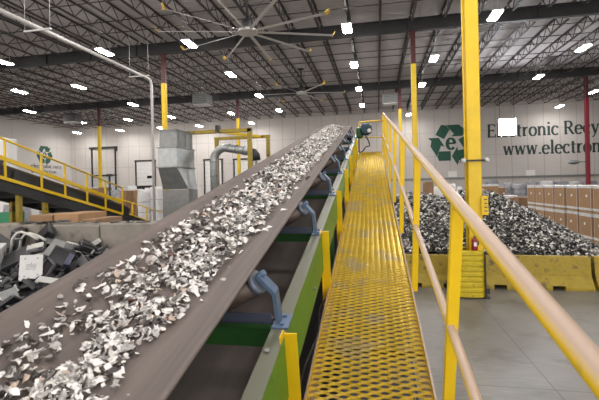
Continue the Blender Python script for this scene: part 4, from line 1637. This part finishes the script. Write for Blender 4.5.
def chassis(m_, f_):
    t = thing('server_chassis', '', 'server chassis', (0, 0, 0))
    MB().box((0, 0, 0), (0.43, 0.60, 0.088)).build('chassis_box', m_, t)
    f = MB().box((0, -0.305, 0), (0.48, 0.012, 0.09)).build('face_plate', f_, t)
    b = MB()
    for k in range(6):
        b.box((-0.17 + k * 0.066, -0.313, 0), (0.052, 0.006, 0.06))
    b.build('bay_grille', M['black'], f)
    for x in (-0.228, 0.228):
        MB().tube([(x, -0.31, -0.03), (x, -0.345, -0.03), (x, -0.345, 0.03), (x, -0.31, 0.03)], 0.005, 6).build('handle', M['galv'], f)
    return t


KINDS_ = {
    'case_dark': (computer_case(M['char'], M['black']), 'dark grey computer case'), 'case_pale': (computer_case(M['offwhite'], M['beige']), 'pale beige computer case'),
    'case_black': (computer_case(M['black'], M['grey']), 'black computer case with grey front'),
    'printer_grey': (printer(M['grey'], M['beige']), 'grey office printer with pale lid'), 'printer_black': (printer(M['black'], M['char']), 'black office printer'),
    'monitor_black': (monitor(M['black']), 'black flat monitor'), 'monitor_grey': (monitor(M['grey']), 'grey flat monitor'),
    'panel_white': (metal_panel(M['offwhite']), 'white sheet-metal side panel'), 'panel_grey': (metal_panel(M['galvd']), 'dull grey sheet-metal panel'),
    'panel_black': (metal_panel(M['char']), 'charcoal sheet-metal panel'),
    'kb_black': (keyboard(M['black'], M['char']), 'black computer keyboard'), 'kb_pale': (keyboard(M['beige'], M['offwhite']), 'pale computer keyboard'),
    'chassis': (chassis(M['galvd'], M['black']), 'flat steel server chassis'), 'chassis_dark': (chassis(M['char'], M['grey']), 'flat dark server chassis'),
    'case_blue': (computer_case(M['purple'], M['purple']), 'slate blue computer case'),
}
used_proto = set()
region_count = {}


def heap_point(px, py):
    d = ray(px, py)
    lo = None
    t_ = 2.0
    while t_ < 16:
        p = EYE + d * t_
        if p.z < heap_z(p.x, p.y) or p.y > 7.9:
            return p
        t_ += 0.03
    return EYE + d * 8


def put(kind, p, rot, where, scale=1.0):
    proto, dsc = KINDS_[kind]
    scale *= 0.88
    key = dsc + where
    n = region_count.get(key, 0)
    region_count[key] = n + 1
    lab = dsc + ' ' + where if n == 0 else '%s %s, the %s' % (dsc, where, ORD[n])
    if kind not in used_proto:
        used_proto.add(kind)
        proto.location = p; proto.rotation_euler = rot; proto.scale = (scale,) * 3
        proto['label'] = lab; proto['group'] = 'scrap electronics in the heap'
        return proto
    return dup(proto, p, rot, lab, 'scrap electronics in the heap', scale)


# the ones that can be told in the photograph
up = lambda p, dz: p + V((0, -0.05, dz))
put('panel_white', up(heap_point(34, 275), 0.16), (0.95, 0.05, 0.75), 'propped up at the front of the heap', 0.95)
put('panel_grey', up(heap_point(14, 300), 0.04), (1.2, -0.3, 0.9), 'at the foot of the heap near the belt', 0.6)
put('case_dark', up(heap_point(48, 240), 0.12), (0.5, 0.6, 1.0), 'tilted on the crest against the concrete wall', 1.15)
put('chassis', up(heap_point(58, 243), 0.06), (0.45, 0.35, 0.95), 'leaning on the tilted case at the crest', 1.1)
put('printer_grey', up(heap_point(39, 255), 0.12), (0.35, -0.2, 0.6), 'in the middle of the heap above the white panel', 0.8)
put('panel_grey', up(heap_point(58, 256), 0.10), (0.8, 0.35, 0.2), 'standing beside the printer', 1.0)
put('monitor_black', up(heap_point(64, 262), 0.12), (-0.35, 0.5, 0.5), 'lying face up below the grey panel', 1.0)
put('case_blue', up(heap_point(71, 267), 0.12), (0.9, 0.5, 0.6), 'half hidden by the belt edge', 0.62)
put('printer_black', up(heap_point(90, 250), 0.05), (0.3, 0.45, 0.9), 'at the heap end beside the belt', 0.95)
put('case_pale', up(heap_point(96, 246), 0.06), (0.5, 1.0, 0.5), 'at the heap end beside the belt', 0.6)
put('case_black', up(heap_point(22, 243), 0.14), (0.1, 0.2, 0.4), 'upright inside the bent tube frame', 1.1)
put('case_black', up(heap_point(8, 252), 0.14), (0.6, -0.5, 1.2), 'sliding down beneath the bent tube frame', 1.1)
put('case_pale', up(heap_point(1, 262), 0.15), (0.15, 0.1, 0.6), 'standing on end at the outer side of the heap', 1.1)
put('chassis_dark', up(heap_point(20, 262), 0.1), (0.5, 0.5, -0.8), 'sloping across the middle of the heap', 1.1)
put('kb_pale', up(heap_point(52, 284), 0.08), (0.4, 0.2, 0.3), 'low on the heap beside the belt', 1.0)
put('monitor_grey', up(heap_point(50, 272), 0.1), (-0.5, 0.3, -0.5), 'beside the white panel', 0.9)
put('printer_grey', up(heap_point(76, 252), 0.1), (0.3, 0.3, 1.6), 'near the heap end by the concrete wall', 0.75)
# the rest of the heap
RZ = random.Random(41)
kinds = ['case_dark', 'case_black', 'printer_black', 'monitor_black', 'panel_black', 'kb_black', 'chassis_dark', 'panel_grey', 'chassis', 'monitor_grey', 'printer_grey', 'case_dark', 'kb_pale', 'panel_white']
wheres = [(lambda p: p.y > 7.0 and p.x < -7.5, 'on the crest of the heap at the outer end'), (lambda p: p.y > 7.0, 'on the crest of the heap by the wall seam'),
          (lambda p: p.y > 5.6 and p.x < -6.8, 'partway down the heap at the outer end'), (lambda p: p.y > 5.6, 'partway down the heap near the belt'),
          (lambda p: True, 'low on the heap')]
placed = 0
cells = []
for gx_ in range(0, 15):
    for gy_ in range(0, 8):
        cells.append((-9.9 + gx_ * 0.39, 4.2 + gy_ * 0.49))
for cx_, cy_ in cells:
    x, y = cx_ + RZ.uniform(-.14, .14), cy_ + RZ.uniform(-.18, .18)
    if RZ.random() < 0.10: continue
    p = V((x, y, heap_z(x, y) - 0.05))
    wh = next(w for f, w in wheres if f(p))
    k = RZ.choice(kinds)
    if k == 'panel_white' and RZ.random() < 0.7: k = 'panel_black'
    if region_count.get(KINDS_[k][1] + wh, 0) > 11: k = 'case_dark'
    rot = (RZ.uniform(-0.9, 0.9), RZ.uniform(-0.9, 0.9), RZ.uniform(0, 6.28))
    put(k, p, rot, wh, RZ.uniform(0.45, 0.85))
# bent tube frame
p = heap_point(12, 250)
t0_, t1_, t2_, t3_ = aty(10, 258, 7.3), aty(13, 240, 7.2), aty(22, 232, 7.25), aty(38, 239, 7.1)
pts = [t0_, t0_.lerp(t1_, 0.7), t1_ + V((0, 0, 0.03)), t1_.lerp(t2_, 0.5) + V((0, 0, 0.06)), t2_, t2_.lerp(t3_, 0.5) + V((0, 0, 0.02)), t3_]
bt = thing('tube_frame', 'bent pale metal tube frame sticking out of the heap', 'tube frame', tuple(t0_))
MB().tube(pts, 0.028, 10).build('bent_tube', M['beige'], bt)
MB().tube([q_ + V((-0.10, 0.3, -0.06)) for q_ in pts], 0.028, 10).build('bent_tube', M['beige'], bt)
MB().tube([pts[2], pts[2] + V((-0.10, 0.3, -0.06))], 0.022, 8).build('cross_tube', M['beige'], bt)

# ------------------------------------------------------------------ light and view
w = bpy.data.worlds.new('world')
SC.world = w
w.use_nodes = True
bg = w.node_tree.nodes['Background']
bg.inputs[0].default_value = (1.0, 0.95, 0.92, 1)
bg.inputs[1].default_value = 1.2
SC.view_settings.view_transform = 'Standard'
SC.view_settings.look = 'None'
SC.view_settings.gamma = 1
SC.view_settings.use_curve_mapping = False
SC.view_settings.exposure = 1.1
SC.cycles.max_bounces = 6
SC.cycles.diffuse_bounces = 4
SC.cycles.sample_clamp_indirect = 6
SC.cycles.use_denoising = True
